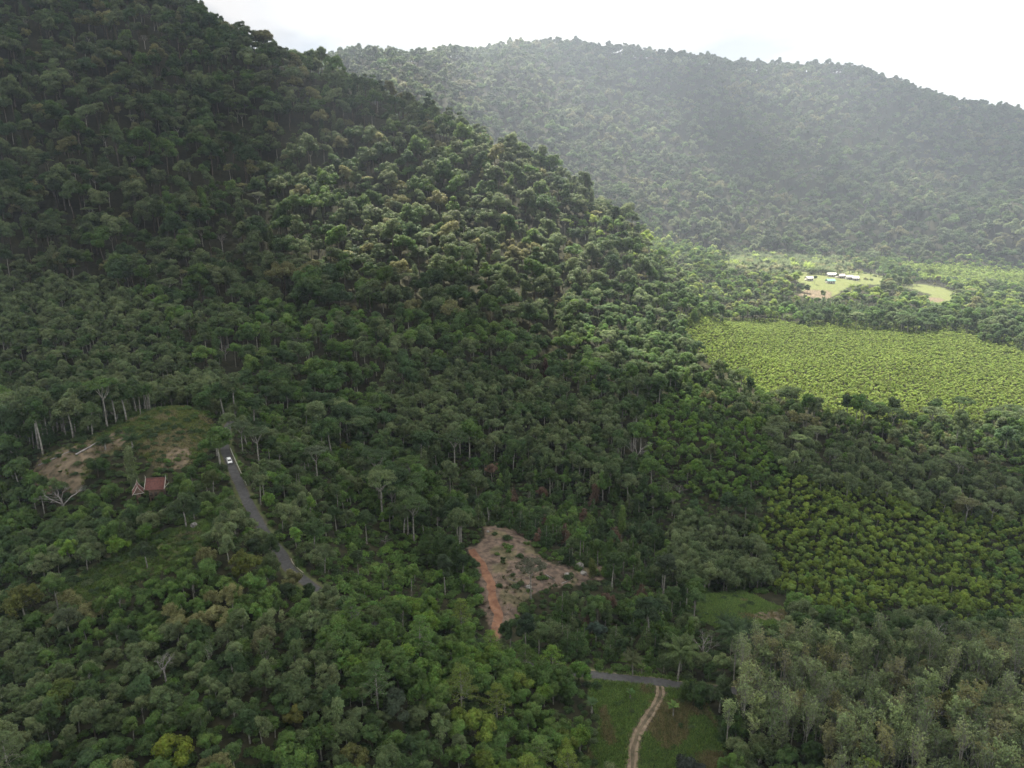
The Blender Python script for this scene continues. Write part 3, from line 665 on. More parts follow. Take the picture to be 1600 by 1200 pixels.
def spawn(zone):
    sp, hc, kinds, tA, tB = SPEC[zone]
    y0, y1 = {'foreground': (62, 200), 'mountain': (420, 1150), 'far_mountain': (980, 1850), 'midvalley': (600, 1080), 'central': (145, 640), 'hillfoot': (295, 640)}.get(zone, (None, None))
    if y0 is None:
        zz = [q for q in ZONES if q[0] == zone]; y0, y1 = min(q[2] for q in zz), max(q[3] for q in zz)
    xs = np.arange(-.86 * y1 - 20, .86 * y1 + 20, sp); ys = np.arange(y0, y1, sp)
    X, Y = np.meshgrid(xs, ys)
    rowy = zone in ('young_rubber', 'orchard_rows', 'oilpalm', 'olive', 'olive_far', 'pale_rubber', 'cone')
    j = .2 if rowy else .42
    if rowy:
        a = .35; X, Y = X * math.cos(a) - (Y - y0) * math.sin(a), y0 + X * math.sin(a) + (Y - y0) * math.cos(a)
        X2, Y2 = np.meshgrid(np.arange(-1.2 * y1, 1.2 * y1, sp), np.arange(-1.2 * y1, 2 * y1, sp))
        X, Y = X2 * math.cos(a) - Y2 * math.sin(a), X2 * math.sin(a) + Y2 * math.cos(a)
    X = X.ravel(); Y = Y.ravel()
    m = (Y > y0) & (Y < y1) & (np.abs(X) < .82 * Y + 22); X, Y = X[m], Y[m]
    X = X + rs.uniform(-j, j, len(X)) * sp; Y = Y + rs.uniform(-j, j, len(Y)) * sp
    Z = H(X, Y)
    zid = zone_of(X, Y, Z + hc)
    m = zid == zone
    u, v, dep = project(X, Y, Z + hc)
    m &= (u > -140) & (u < 1740) & (v > -120) & (v < 1420)
    X, Y, Z = X[m], Y[m], Z[m]; n = len(X)
    kk = rs.choice(len(kinds), n, p=np.array([q[1] for q in kinds]) / sum(q[1] for q in kinds))
    kind = np.array([kinds[q][0] for q in kk], dtype=object)
    sc = np.array([kinds[q][2] for q in kk]) + rs.uniform(0, 1, n) ** 1.3 * np.array([kinds[q][3] - kinds[q][2] for q in kk])
    lowf = vnoise(X, Y, 26 + Y[0] * .03 if n else 26, 31)
    A = np.array(tA)[rs.randint(0, len(tA), n)]; B = np.array(tB)[rs.randint(0, len(tB), n)]
    T = np.where((lowf + rs.uniform(-.18, .18, n) > .56)[:, None], B, A) * rs.uniform(.80, 1.22, (n, 1)) * {'mountain': 1.0, 'far_mountain': .85, 'midvalley': 1.2, 'olive': 1.15, 'bright': 1.15, 'pale_rubber': 1.4, 'young_rubber': 1.45}.get(zone, 1.28)
    isd = kind == 'dead'
    T[isd] = (.3, .29, .28)
    for q in range(n):
        trees.append([zone, kind[q], X[q], Y[q], Z[q], sc[q], tuple(T[q])])
RAD = {'bush': 3, 'fine': 3, 'young': 2.4, 'valley': 4.2, 'rain': 6.2, 'far': 8.5, 'umbrella': 7, 'sparse': 2, 'cone': 2.3, 'tiered': 3.4, 'column': 2.4, 'coco': 4, 'oilpalm': 4.5, 'banana': 1.8, 'dead': 4, 'shrub': 1.3, 'tuft': .6}
HGT = {'bush': 5.7, 'fine': 7.4, 'young': 5.5, 'valley': 14, 'rain': 17.5, 'far': 18.5, 'umbrella': 18, 'sparse': 13, 'cone': 8, 'tiered': 10, 'column': 13.5, 'coco': 9, 'oilpalm': 6.5, 'banana': 3, 'dead': 9.5, 'shrub': 1.3, 'tuft': .6}

# trees that stand out: (kind, model, u, v of the crown's middle, scale, tint, name, label)
BG = BRG[0]
HEROES = [
 ('valley', 0, 1274, 431, .75, (.045,.075,.030), 'village_tree', 'round dark tree between the lone white house and the village row'),
 ('valley', 2, 1309, 427, .6, (.05,.08,.032), 'village_tree', 'small dark tree behind the village row'),
 ('rain', 0, 1318, 461, .8, (.04,.07,.028), 'village_tree', 'big dark tree below the village lawn, left one of a dense group'),
 ('rain', 1, 1346, 462, .8, (.045,.075,.030), 'village_tree', 'big dark tree below the village lawn, middle one of a dense group'),
 ('rain', 3, 1364, 466, .9, (.05,.075,.034), 'village_tree', 'tall narrow grey-green tree below the village lawn'),
 ('bush', 0, 1250, 445, 1.6, (.05,.09,.03), 'village_tree', 'low dark bushy tree below the lone white village house'),
 ('bush', 1, 1262, 448, 1.5, (.055,.095,.03), 'village_tree', 'low green bushy tree below and right of the lone white village house'),
 ('bush', 2, 1286, 455, 1.5, (.09,.13,.04), 'village_tree', 'light green bushy tree below the turquoise-roofed house'),
 ('valley', 1, 1400, 452, .9, (.10,.13,.06), 'village_tree', 'tall pale green tree between the two village lawns'),
 ('valley', 0, 1427, 436, .9, (.045,.072,.032), 'village_tree', 'dark tree behind the white-roofed shed'),
 ('bush', 1, 252, 776, .8, (.06,.11,.03), 'bushy_tree', 'green bush hiding the foot of the red-roofed timber house'),
 ('bush', 2, 222, 780, .75, (.05,.09,.03), 'bushy_tree', 'dark green bush in front of the small gabled pavilion'),
 ('bush', 0, 905, 1040, 1.1, (.075,.15,.028), 'bushy_tree', 'bright green round tree at the left end of the visible asphalt road'),
 ('bush', 1, 888, 1068, 1.0, (.06,.11,.03), 'bushy_tree', 'mid-green tree in front of the bright one at the road\'s left end'),
 ('bush', 2, 1098, 1068, 1.15, (.05,.085,.03), 'bushy_tree', 'dark green tree closing off the right end of the asphalt road'),
 ('fine', 1, 1128, 1072, 1.1, (.06,.09,.04), 'broadleaf_tree', 'grey-green tree behind the one closing off the asphalt road'),
 ('bush', 2, 396, 846, .95, (.04,.065,.028), 'bushy_tree', 'dark bush hiding the middle of the uphill road from the left'),
 ('fine', 1, 424, 846, 1.1, (.05,.08,.03), 'broadleaf_tree', 'olive-green tree leaning over the hidden bend of the uphill road'),
 ('bush', 0, 445, 915, .9, (.035,.058,.024), 'bushy_tree', 'dark round tree left below the lower bend of the uphill road'),
 ('bush', 1, 484, 918, .85, (.035,.062,.022), 'bushy_tree', 'dark round tree where the uphill road disappears downhill'),
 ('bush', 0, 272, 1158, 1.15, (.13,.17,.022), 'bushy_tree', 'bright yellow-green domed tree alone among the dark grey-green trees of the near slope'),
 ('bush', 1, 375, 872, 1.3, (.095,.115,.026), 'bushy_tree', 'big yellowish olive tree with lumpy crown left of the hidden bend of the uphill road'),
 ('bush', 2, 458, 1108, .85, (.12,.13,.035), 'bushy_tree', 'small flat-topped olive-yellow tree on the near slope'),
 ('bush', 0, 555, 1172, .95, (.10,.11,.035), 'bushy_tree', 'rounded brownish olive tree low on the near slope'),
 ('bush', 1, 620, 1088, 1.2, (.050,.070,.042), 'bushy_tree', 'wide dark blue-green domed tree beside a yellow-leaved creeper'),
 ('tiered', 0, 720, 1060, 1.0, (.10,.14,.03), 'tiered_tree', 'tall pale green tree with layered horizontal branches above the bright trees'),
 ('tiered', 1, 776, 1072, 1.0, (.11,.15,.028), 'tiered_tree', 'shorter yellow-green tree with layered branches, next to a taller one of its kind'),
 ('bush', 0, 582, 950, 1.0, (.085,.12,.045), 'bushy_tree', 'pale green round tree at the top of the bright green thicket'),
 ('fine', 0, 412, 985, 1.0, (.13,.14,.07), 'flowering_tree', 'tree speckled with pale cream blossom on the near slope'),
 ('bush', 1, 100, 1075, 1.2, (.09,.125,.03), 'bushy_tree', 'yellow-green tree hung with creeper near the lower left of the slope'),
 ('fine', 0, 30, 920, 1.4, (.10,.115,.03), 'broadleaf_tree', 'tall yellowish green tree cut by the left edge of the view'),
 ('valley', 2, 100, 945, .75, (.075,.095,.05), 'broadleaf_tree', 'spreading pale green tree below the grassy slope'),
 ('bush', 0, 315, 712, .85, (.055,.11,.028), 'bushy_tree', 'vivid green round tree left of the white car'),
 ('bush', 2, 225, 822, 1.05, (.065,.125,.022), 'bushy_tree', 'bright green tree standing above the grassy slope'),
 ('bush', 0, 150, 720, 1.15, (.045,.085,.022), 'bushy_tree', 'deep green tree beside the bare reddish earth bank'),
 ('fine', 2, 285, 775, 1.35, (.055,.085,.035), 'broadleaf_tree', 'large grey-green tree directly below the red-roofed house'),
 ('fine', 1, 330, 745, 1.1, (.075,.10,.035), 'broadleaf_tree', 'light olive-green tree between the red-roofed house and the uphill road'),
 ('fine', 0, 225, 850, 1.0, (.045,.07,.03), 'broadleaf_tree', 'dark slender tree at the upper rim of the grassy slope'),
 ('umbrella', 1, 400, 675, .72, (.065,.095,.045), 'umbrella_tree', 'grey-green tree with two pale trunks right of the white car'),
 ('umbrella', 1, 375, 665, .6, (.065,.092,.045), 'umbrella_tree', 'thin-trunked pale green tree just behind the white car'),
 ('bush', 0, 455, 712, 1.15, (.05,.085,.03), 'bushy_tree', 'dense green flat-topped tree above the guard rail'),
 ('umbrella', 1, 493, 705, .68, (.085,.11,.065), 'umbrella_tree', 'pale grey-green tree on two thin white trunks, right of the guard rail'),
 ('bush', 1, 537, 695, .8, (.12,.15,.02), 'bushy_tree', 'small bright yellow tree at the edge of the dark forest'),
 ('valley', 2, 485, 805, 1.1, (.05,.085,.03), 'broadleaf_tree', 'wide green tree with a forked limb showing, right of the uphill road'),
 ('valley', 0, 570, 800, .85, (.048,.08,.032), 'broadleaf_tree', 'rounded green tree right of the wide one by the uphill road'),
 ('valley', 0, 558, 862, .62, (.045,.07,.03), 'broadleaf_tree', 'small dark tree on a bare white trunk in the shrubby slope'),
 ('valley', 1, 694, 872, .95, (.05,.075,.04), 'broadleaf_tree', 'dark tree on a tall white trunk left of the red dirt path'),
 ('valley', 0, 722, 868, .72, (.03,.055,.022), 'broadleaf_tree', 'dark green tree close to the head of the red dirt path'),
 ('bush', 0, 667, 870, 1.1, (.035,.062,.02), 'bushy_tree', 'small dense dark green tree left of the white-trunked one'),
 ('umbrella', 0, 710, 690, .95, (.048,.08,.03), 'umbrella_tree', 'huge flat-crowned tree with forked white limbs in the middle of the forest'),
 ('valley', 2, 742, 712, .85, (.052,.11,.028), 'broadleaf_tree', 'bright green tree touching the huge flat-crowned one'),
 ('valley', 1, 828, 740, .85, (.06,.08,.035), 'broadleaf_tree', 'olive-topped tree on a slim pale trunk, left of its brighter neighbour'),
 ('valley', 0, 860, 735, .9, (.06,.10,.028), 'broadleaf_tree', 'bright-topped tree on a slim white trunk above the clearing'),
 ('valley', 1, 683, 795, .65, (.055,.09,.03), 'broadleaf_tree', 'light green narrow tree near a white trunk behind the shrubby slope'),
 ('valley', 0, 740, 775, .7, (.035,.06,.026), 'broadleaf_tree', 'dark tree on a leaning white trunk behind the clearing'),
 ('umbrella', 1, 830, 885, .72, (.075,.085,.055), 'umbrella_tree', 'thin see-through grey tree standing in the middle of the clearing'),
 ('bush', 2, 785, 872, .5, (.05,.08,.028), 'bushy_tree', 'small lone green tree on the bare ground of the clearing'),
 ('valley', 1, 822, 965, .85, (.028,.05,.026), 'broadleaf_tree', 'dark leafy tree at the foot of the red dirt path'),
 ('cone', 0, 890, 868, .8, (.028,.05,.02), 'orchard_tree', 'dark upright tree on the right side of the clearing'),
 ('column', 1, 925, 885, .55, (.085,.11,.03), 'creeper_covered_tree', 'narrow yellow-green creeper-covered tree by the white boulders'),
 ('valley', 0, 958, 865, 1.0, (.05,.085,.026), 'broadleaf_tree', 'tall green tree with a light top right of the boulders'),
 ('valley', 2, 1018, 930, 1.15, (.038,.065,.030), 'broadleaf_tree', 'large dark tree on a thick white trunk above the palms'),
 ('fine', 2, 932, 975, 1.0, (.055,.085,.065), 'broadleaf_tree', 'bluish grey-green bushy tree left of the large white-trunked one'),
 ('umbrella', 1, 1052, 775, .55, (.075,.13,.024), 'umbrella_tree', 'small flat yellow-green tree below a pale bare one'),
 ('valley', 0, 1040, 870, 1.1, (.05,.07,.038), 'broadleaf_tree', 'broad olive-grey tree left of the grove of white trunks'),
 ('fine', 1, 1112, 700, 1.1, (.10,.115,.055), 'broadleaf_tree', 'pale khaki tree with a visible trunk at the edge of the green plantation'),
 ('valley', 1, 827, 578, .75, (.07,.105,.03), 'broadleaf_tree', 'light green narrow tree beside a brown withered one'),
 ('column', 0, 852, 578, .8, (.085,.05,.042), 'withered_tree', 'reddish brown withered tree in the dark forest'),
 ('column', 0, 872, 445, 1.0, (.085,.06,.045), 'withered_tree', 'brown withered tree high on the dark slope'),
 ('umbrella', 1, 883, 345, .8, (.09,.13,.03), 'umbrella_tree', 'slender yellow-green parasol tree standing on the slope of the left mountain'),
 ('rain', 3, 918, 358, .9, (.06,.085,.03), 'rainforest_tree', 'narrow tree just right of the parasol tree on the left mountain'),
 ('umbrella', 0, 402, 308, .9, (.12,.14,.08), 'umbrella_tree', 'pale silvery flat-crowned tree on the left mountain'),
 ('bush', 0, 1253, 962, 1.35, (.055,.10,.03), 'bushy_tree', 'leafy mid-green tree right of the patch of red soil'),
 ('bush', 1, 1362, 968, 1.15, (.055,.10,.028), 'bushy_tree', 'mid-green round tree at the lower edge of the young rubber plantation'),
 ('bush', 2, 1310, 985, .95, (.05,.09,.028), 'bushy_tree', 'smaller green tree between two larger ones below the plantation'),
 ('bush', 2, 1080, 1188, 1.15, (.04,.05,.04), 'bushy_tree', 'dark blackish round bush right of the two-rut track'),
 ('bush', 0, 1085, 1085, .75, (.05,.09,.028), 'bushy_tree', 'green tree hiding the right end of the asphalt road'),
 ('column', 1, 1072, 1075, .45, (.06,.10,.03), 'creeper_covered_tree', 'slim creeper-covered bush at the right end of the asphalt road'),
 ('bush', 1, 1265, 1170, 1.15, (.045,.085,.026), 'bushy_tree', 'mid-green tree in front of the pale rubber trees'),
 ('fine', 0, 1480, 1085, 1.1, (.115,.13,.03), 'broadleaf_tree', 'yellowish tree among the pale rubber trees'),
 ('dead', 0, 1102, 995, 1.0, None, 'bare_tree', 'grey leafless tree behind the coconut palm'),
 ('dead', 2, 90, 742, 1.5, None, 'bare_tree', 'leafless grey-pink tree with fine spreading twigs by the earth bank'),
 ('dead', 1, 346, 372, 1.3, None, 'bare_tree', 'bleached white dead tree standing on the left mountain'),
 ('dead', 2, 1062, 752, .8, None, 'bare_tree', 'pale bare branches above a flat yellow-green tree'),
 ('dead', 0, 995, 690, 1.5, (.17,.14,.11), 'bare_tree', 'tall brownish nearly leafless tree before the green plantation'),
 ('dead', 1, 225, 60, 1.3, None, 'bare_tree', 'thin white dead tree near the top of the left mountain'),
 ('dead', 0, 350, 540, 1.1, None, 'bare_tree', 'small white dead tree at the foot of the left mountain'),
 ('dead', 2, 601, 832, .55, None, 'bare_tree', 'small whitish leafless shrub on the slope between road and clearing'),
 ('dead', 0, 1470, 975, .9, None, 'bare_tree', 'pale leafless tree behind the pale rubber stand'),
 ('dead', 1, 255, 1035, .7, None, 'bare_tree', 'thin white dead branches poking out of the near slope'),
 ('coco', 0, 1062, 1020, 1.0, (.10,.145,.055), 'coconut_palm', 'coconut palm with arching fronds above the asphalt road'),
 ('coco', 0, 990, 1032, .6, (.09,.11,.05), 'coconut_palm', 'small pale palm left of the tall coconut palm'),
 ('oilpalm', 0, 1146, 985, 1.15, (.06,.10,.045), 'oil_palm', 'dark oil palm to the right of the leafless grey tree'),
 ('oilpalm', 1, 1172, 975, .9, (.042,.07,.034), 'oil_palm', 'rear oil palm nearest the patch of red soil'),
 ('oilpalm', 1, 1135, 965, .8, (.042,.07,.034), 'oil_palm', 'small oil palm at the edge of the grassy hollow'),
 ('oilpalm', 1, 162, 684, .7, (.04,.075,.03), 'oil_palm', 'small dark palm on the dry grassy knoll'),
 ('oilpalm', 0, 205, 684, .75, (.04,.08,.03), 'oil_palm', 'bigger dark palm on the dry grassy knoll'),
 ('banana', 0, 1053, 1102, 1.15, (.10,.16,.04), 'banana_plant', 'light green banana plant right of the track where it meets the road'),
 ('banana', 1, 925, 1096, 1.2, (.06,.10,.035), 'banana_plant', 'banana plant left of the two-rut track'),
 ('banana', 0, 1003, 1040, .9, (.09,.14,.035), 'banana_plant', 'banana plant on the far verge of the asphalt road'),
 ('banana', 1, 1206, 988, 1.2, (.10,.14,.05), 'banana_plant', 'banana plant below the patch of red soil'),
 ('banana', 1, 985, 1080, .9, (.07,.12,.035), 'banana_plant', 'broad-leaved plant on the verge between road and track'),
]
hero_specs = []
for h in HEROES:
    kind, mi, u, v, s, tint, nm, lab = h
    R_ = RAD[kind] * s; Ht = HGT[kind] * s
    hc = Ht - R_ * .45 if kind not in ('coco', 'oilpalm', 'banana', 'column', 'cone') else Ht * (.8 if kind in ('coco', 'oilpalm', 'banana') else .55)
    if kind == 'dead': hc = Ht * .75
    p = hit(u, v, hc)
    if p is None: continue
    hero_specs.append((kind, mi, p, s, tint or (.3, .29, .28), nm, lab, R_, Ht, hc))
HX = np.array([[q[2][0], q[2][1], q[7]] for q in hero_specs])
for z_ in list(SPEC): spawn(z_)
TX = np.array([t[2] for t in trees]); TY = np.array([t[3] for t in trees]); TZ = np.array([t[4] for t in trees]); TS = np.array([t[5] for t in trees])
TK = np.array([t[1] for t in trees], dtype=object); TZN = np.array([t[0] for t in trees], dtype=object); TT = np.array([t[6] for t in trees])
TR = np.array([RAD[k] for k in TK]) * TS; TH = np.array([HGT[k] for k in TK]) * TS
keep = np.ones(len(TX), bool)
for hx, hy, hr in HX: keep &= np.hypot(TX - hx, TY - hy) > hr * .75 + TR * .25
# a hero is seen in the photograph: nothing taller directly in front of it
for q in hero_specs:
    p = q[2]; uc, vc, dc = project(p[0], p[1], p[2] + q[9]); rp = q[7] * F / dc * .75
    tu, tv, td = project(TX, TY, TZ + TH - TR * .5); tr_ = TR * F / td
    m = (td < dc - 2) & (np.abs(tu - uc) < rp + tr_ * .35) & (tv - tr_ * .55 < vc + rp * .25) & (tv > vc - rp - tr_)
    for f_ in (.3, .5, .7, .9):
        tu, tv, td = project(TX, TY, TZ + TH * f_)
        m |= (td < dc - 2) & (np.hypot(tu - uc, tv - vc) < rp * .75 + tr_ * .3)
    keep &= ~m
GRD = project(TX, TY, TZ)
for k, poly, y0, y1 in OPEN:                                        # nothing rooted in the open ground except a few shrubs
    jj = 30 if k == 'meadow' else 10 if k in ('dry', 'slope', 'grass') else 0
    keep &= ~(inpoly(GRD[0] + (vnoise(TX, TY, 34 if k == 'meadow' else 7, 81) - .5) * jj, GRD[1] + (vnoise(TX, TY, 34 if k == 'meadow' else 7, 82) - .5) * jj * .7, poly) & (TY > y0 - 5) & (TY < y1 + 5) & ~((TK == 'shrub') & (rs.rand(len(TX)) < (.35 if k in ('dry', 'slope') else .15))) & ~((k == 'meadow') & (TH < 9) & (rs.rand(len(TX)) < .16)) & ~((k in ('earth', 'dry', 'slope')) & (TH < 8) & (rs.rand(len(TX)) < .14)))
for L, wdt in ((ROAD, 1.25), (TRACK, 1.8), (PATH, 2.0)):
    d_, _z = near_line(TX, TY, L); keep &= d_ > wdt + TR * (.3 if L is ROAD else .5)
for k, poly, y0, y1 in OPEN:                                        # sight lines to the open ground
    pw = np.array(poly, float); cx, cy = pw.mean(0)
    shr = .92 if k == 'road' else .8 if k == 'meadow' else .72
    ps = [((a - cx) * shr + cx, (b_ - cy) * shr + cy) for a, b_ in poly]
    cu, cv, cd = project(TX, TY, TZ + TH - TR * .55); cr_ = TR * F / cd * .72
    bad = np.zeros(len(TX), bool)
    for du, dv in ((0, 0), (1, 0), (-1, 0), (0, 1), (0, -1), (.7, .7), (-.7, .7), (.7, -.7), (-.7, -.7)):
        bad |= inpoly(cu + du * cr_, cv + dv * cr_ * .8, ps)
    for f in (.15, .4, .65): 
        a_, b2, _c = project(TX, TY, TZ + TH * f); bad |= inpoly(a_, b2, ps)
    keep &= ~(bad & ~((TH < 8) & (rs.rand(len(TX)) < .15)) & (TY < y1 + 2) & ((TK != 'shrub') | (k == 'road')))
keep &= np.hypot(TX - SHADE_SPOT[0][0], TY - SHADE_SPOT[0][1]) > 6.5
for (su, sv, rad_, dist) in ((1201, 940, 26, 400), (212, 754, 19, 205), (243, 742, 22, 205), (357, 718, 14, 215), (907, 890, 22, 300)):
    cu, cv, cd = project(TX, TY, TZ + TH - TR * .55); keep &= ~((np.hypot(cu - su, cv - sv) < rad_ + TR * F / cd * .6) & (cd < dist))
# not in front of the village lawns
def far_gate(u0, u1, v0, v1): pass
trees_kept = np.nonzero(keep)[0]
print('TREES', len(trees), '->', len(trees_kept))

# ------------------------------------------------------------------ line of sight over the land (for leaving out what nothing shows)
def gz_at(x, y):
    y_ = np.clip(y, ya[0] + .01, ya[-1] - .01); i = np.searchsorted(ya, y_) - 1; fy = (y_ - ya[i]) / (ya[i + 1] - ya[i])
    a = np.clip(x / np.maximum(y_, 100), -XMAX + 1e-4, XMAX - 1e-4); j = (a + XMAX) / (2 * XMAX) * (na - 1); j0 = np.minimum(j.astype(int), na - 2); fx = j - j0
    return (GZ[i, j0] * (1 - fx) + GZ[i, j0 + 1] * fx) * (1 - fy) + (GZ[i + 1, j0] * (1 - fx) + GZ[i + 1, j0 + 1] * fx) * fy
ztop = TZ + TH
clear = np.full(len(TX), 1e9)
for f in np.linspace(.15, .97, 44):
    clear = np.minimum(clear, CAM[2] + (ztop - CAM[2]) * f - gz_at(TX * f, TY * f))
keep &= (clear > -12)
seen = clear > 7
NAME = {'bush': 'bushy_tree', 'fine': 'broadleaf_tree', 'young': 'young_rubber_tree', 'valley': 'forest_tree', 'rain': 'rainforest_tree', 'far': 'mountain_tree', 'umbrella': 'umbrella_tree',
        'sparse': 'pale_rubber_tree', 'cone': 'orchard_tree', 'tiered': 'tiered_tree', 'column': 'creeper_covered_tree', 'oilpalm': 'oil_palm', 'shrub': 'shrub', 'dead': 'bare_tree', 'banana': 'banana_plant', 'coco': 'coconut_palm'}
STUFF = {'bush': ('thicket', 'thicket of many small bushy trees between the singled-out ones'), 'fine': ('grey_green_wood', 'mass of fine-leaved grey-green trees filling the slopes'),
         'young': ('rubber_plantation', 'yellow-green and olive young rubber trees in rows across the valley'), 'valley': ('valley_forest', 'dark mixed trees of the valley forest'),
         'rain': ('mountain_forest', 'dense dark rainforest covering the left mountain'), 'far': ('hazy_mountain_forest', 'pale hazy rainforest covering the far mountain'),
         'umbrella': ('umbrella_forest', 'flat-crowned trees scattered over both mountains'), 'sparse': ('pale_rubber_wood', 'thin pale rubber trees behind the nearest ones'),
         'cone': ('orchard_rows', 'rows of dark cone-shaped orchard trees in the valley'), 'oilpalm': ('oil_palm_plantation', 'oil palms planted at the foot of the far mountain'),
         'shrub': ('undergrowth', 'green undergrowth and low shrubs on the forest floor'), 'column': ('creeper_wood', 'creeper-covered trees scattered over the mountains'),
         'dead': ('bare_wood', 'bleached bare trees scattered through the rainforest'), 'tiered': ('tiered_wood', 'layered trees')}
LAND = [(1062,1022,'the coconut palm'),(1005,1062,'the stretch of asphalt road'),(995,1150,'the two-rut track'),(768,945,'the red dirt path'),(907,890,'the white boulders'),
        (243,745,'the red-roofed house'),(357,718,'the white car'),(376,740,'the guard rail'),(272,1158,'the bright yellow-green dome tree'),(720,1060,'the taller layered tree'),(776,1072,'the shorter layered tree'),
        (1080,1188,'the blackish round bush'),(1215,962,'the patch of red soil'),(710,690,'the huge flat-crowned tree'),(852,578,'the reddish withered tree'),(883,345,'the parasol tree'),
        (402,308,'the silvery flat-crowned tree'),(1300,436,'the village houses'),(995,690,'the brownish leafless tree'),(458,885,'the lower bend of the uphill road'),(250,860,'the grassy slope'),
        (260,670,'the dry grassy knoll'),(1148,985,'the oil palms'),(1018,930,'the thick white-trunked tree'),(346,372,'the bleached dead tree'),(375,872,'the big yellowish olive tree'),
        (90,742,'the grey-pink leafless tree'),(860,735,'the bright-topped white-trunked tree'),(694,872,'the tree on a tall white trunk'),(100,1075,'the creeper-hung yellow-green tree'),
        (555,1172,'the brownish olive domed tree'),(620,1088,'the dark blue-green dome'),(1253,962,'the leafy tree by the red soil'),(1362,968,'the round tree below the plantation'),
        (1480,1085,'the yellowish tree among pale rubber'),(412,985,'the cream-blossomed tree'),(1102,995,'the grey leafless tree'),(1112,700,'the pale khaki tree'),(1052,775,'the small flat yellow-green tree'),
        (0,1200,'the lower left corner'),(1600,1200,'the lower right corner'),(1600,860,'the right edge at the plantation'),(0,560,'the left edge below the mountain'),(530,98,'the notch where both mountains meet'),
        (275,0,'the top of the left mountain'),(1265,1170,'the tree fronting the pale rubber'),(582,950,'the pale green round tree'),(537,695,'the small bright yellow tree'),(800,1190,'the middle of the bottom edge'),(1420,1180,'the bottom edge under the pale rubber'),
        (1300,840,'the left half of the plantation'),(1450,880,'the middle of the plantation'),(1350,770,'the top of the plantation'),(1550,950,'the lower right of the plantation'),(1240,400,'the oil palm hill'),(1330,510,'the sunlit olive field'),(1150,420,'the wooded strip before the village'),(1400,1060,'the densest pale rubber'),(1540,1100,'the right end of the pale rubber'),(1230,1050,'the left end of the pale rubber'),(420,1060,'the middle of the near slope'),(130,1000,'the left part of the near slope'),(650,1000,'the bright green thicket'),(620,900,'the shrubby slope'),(1120,850,'the grove of white trunks'),(640,340,'the sunlit patch of mountain')]
LA = np.array([(a, b_) for a, b_, c in LAND], float)
ORD = 'first second third fourth fifth sixth seventh eighth ninth tenth eleventh twelfth thirteenth fourteenth fifteenth sixteenth seventeenth eighteenth nineteenth twentieth'.split()
ORD += ['twenty-' + q for q in ORD[:9]] + ['thirtieth'] + ['thirty-' + q for q in ORD[:9]]
FORM = {'bush': 'bushy tree', 'fine': 'fine-leaved tree', 'young': 'young rubber tree', 'valley': 'forest tree', 'rain': 'rainforest tree', 'umbrella': 'flat-crowned tree', 'sparse': 'thin rubber tree',
        'cone': 'cone-shaped tree', 'tiered': 'layered tree', 'column': 'creeper-covered tree', 'oilpalm': 'oil palm', 'shrub': 'shrub', 'dead': 'dead tree', 'far': 'mountain tree'}
def colour(t):
    r, g, b_ = t; L = .3 * r + .6 * g + .1 * b_
    if r > g * 1.02: return 'brown' if b_ < .2 else 'bleached'
    if b_ / g > .58: return 'dark grey-green' if L < .062 else 'grey-green' if L < .085 else 'pale grey-green'
    if r / g > .88: return 'khaki'
    if r / g > .7 and L > .08: return 'olive' if b_ / g > .3 else 'yellow-green'
    return 'dark green' if L < .052 else 'mid-green' if L < .078 else 'bright green'

def make_tree(kind, mi, p, s, rz, tint, name, label, group=None, sz=1.0):
    L = LIB[kind][0][mi % len(LIB[kind][0])]
    t = thing(name, label, {'oil_palm': 'palm', 'coconut_palm': 'palm', 'banana_plant': 'plant', 'shrub': 'shrub', 'village_tree': 'tree'}.get(name, 'tree'), p, rz, group)
    t.scale = (s, s, s * sz)
    c = D.objects.new('branches' if kind == 'dead' else 'fronds' if kind in ('coco', 'oilpalm') else 'leaves' if kind == 'banana' else 'crown', L[0]); c.parent = t; COL.objects.link(c); c['tint'] = [float(q) for q in tint]
    if L[1] is not None:
        k = D.objects.new('stem' if kind in ('banana', 'shrub') else 'trunk', L[1]); k.parent = t; COL.objects.link(k)
    return t
for kind, mi, p, s, tint, nm, lab, R_, Ht, hc in hero_specs:
    make_tree(kind, mi, p, s, rs.uniform(0, 6.28), tint, nm, lab)

uu, vv, dd = project(TX, TY, TZ + TH * .7)
size = TR / dd
idx = np.nonzero(keep)[0]
single = np.zeros(len(TX), bool)
hero_names = {}
for q in hero_specs: hero_names[q[5]] = hero_names.get(q[5], 0) + 1
for k in NAME:
    if k == 'far': continue
    c = [i for i in idx if TK[i] == k and seen[i] and -5 < uu[i] < 1605 and -5 < vv[i] < 1205]
    c.sort(key=lambda i: -size[i])
    single[c[:max(0, 300 - hero_names.get(NAME[k], 0))]] = True
sel = np.nonzero(single & keep)[0]
rows = {}
for i in sel:
    d = np.hypot(LA[:, 0] - uu[i], (LA[:, 1] - vv[i])); j = int(np.argmin(d))
    du, dv = uu[i] - LA[j, 0], vv[i] - LA[j, 1]
    dr = ('right of', 'below right of', 'below', 'below left of', 'left of', 'above left of', 'above', 'above right of')[int(round(math.degrees(math.atan2(dv, du)) / 45)) % 8]
    big = TS[i]; kk = TK[i]
    key = (colour(TT[i]), FORM[kk], dr, LAND[j][2])
    rows.setdefault(key, []).append((d[j], i))
labels = {}
for (c_, f_, dr, ln), L in rows.items():
    L.sort()
    for q, (d_, i) in enumerate(L):
        if len(L) == 1: labels[i] = '%s %s %s %s' % (c_, f_, dr, ln)
        elif q == 0: labels[i] = 'nearest %s %s %s %s' % (c_, f_, dr, ln)
        else: labels[i] = '%s-nearest %s %s %s %s' % (ORD[min(q, 38)], c_, f_, dr, ln)
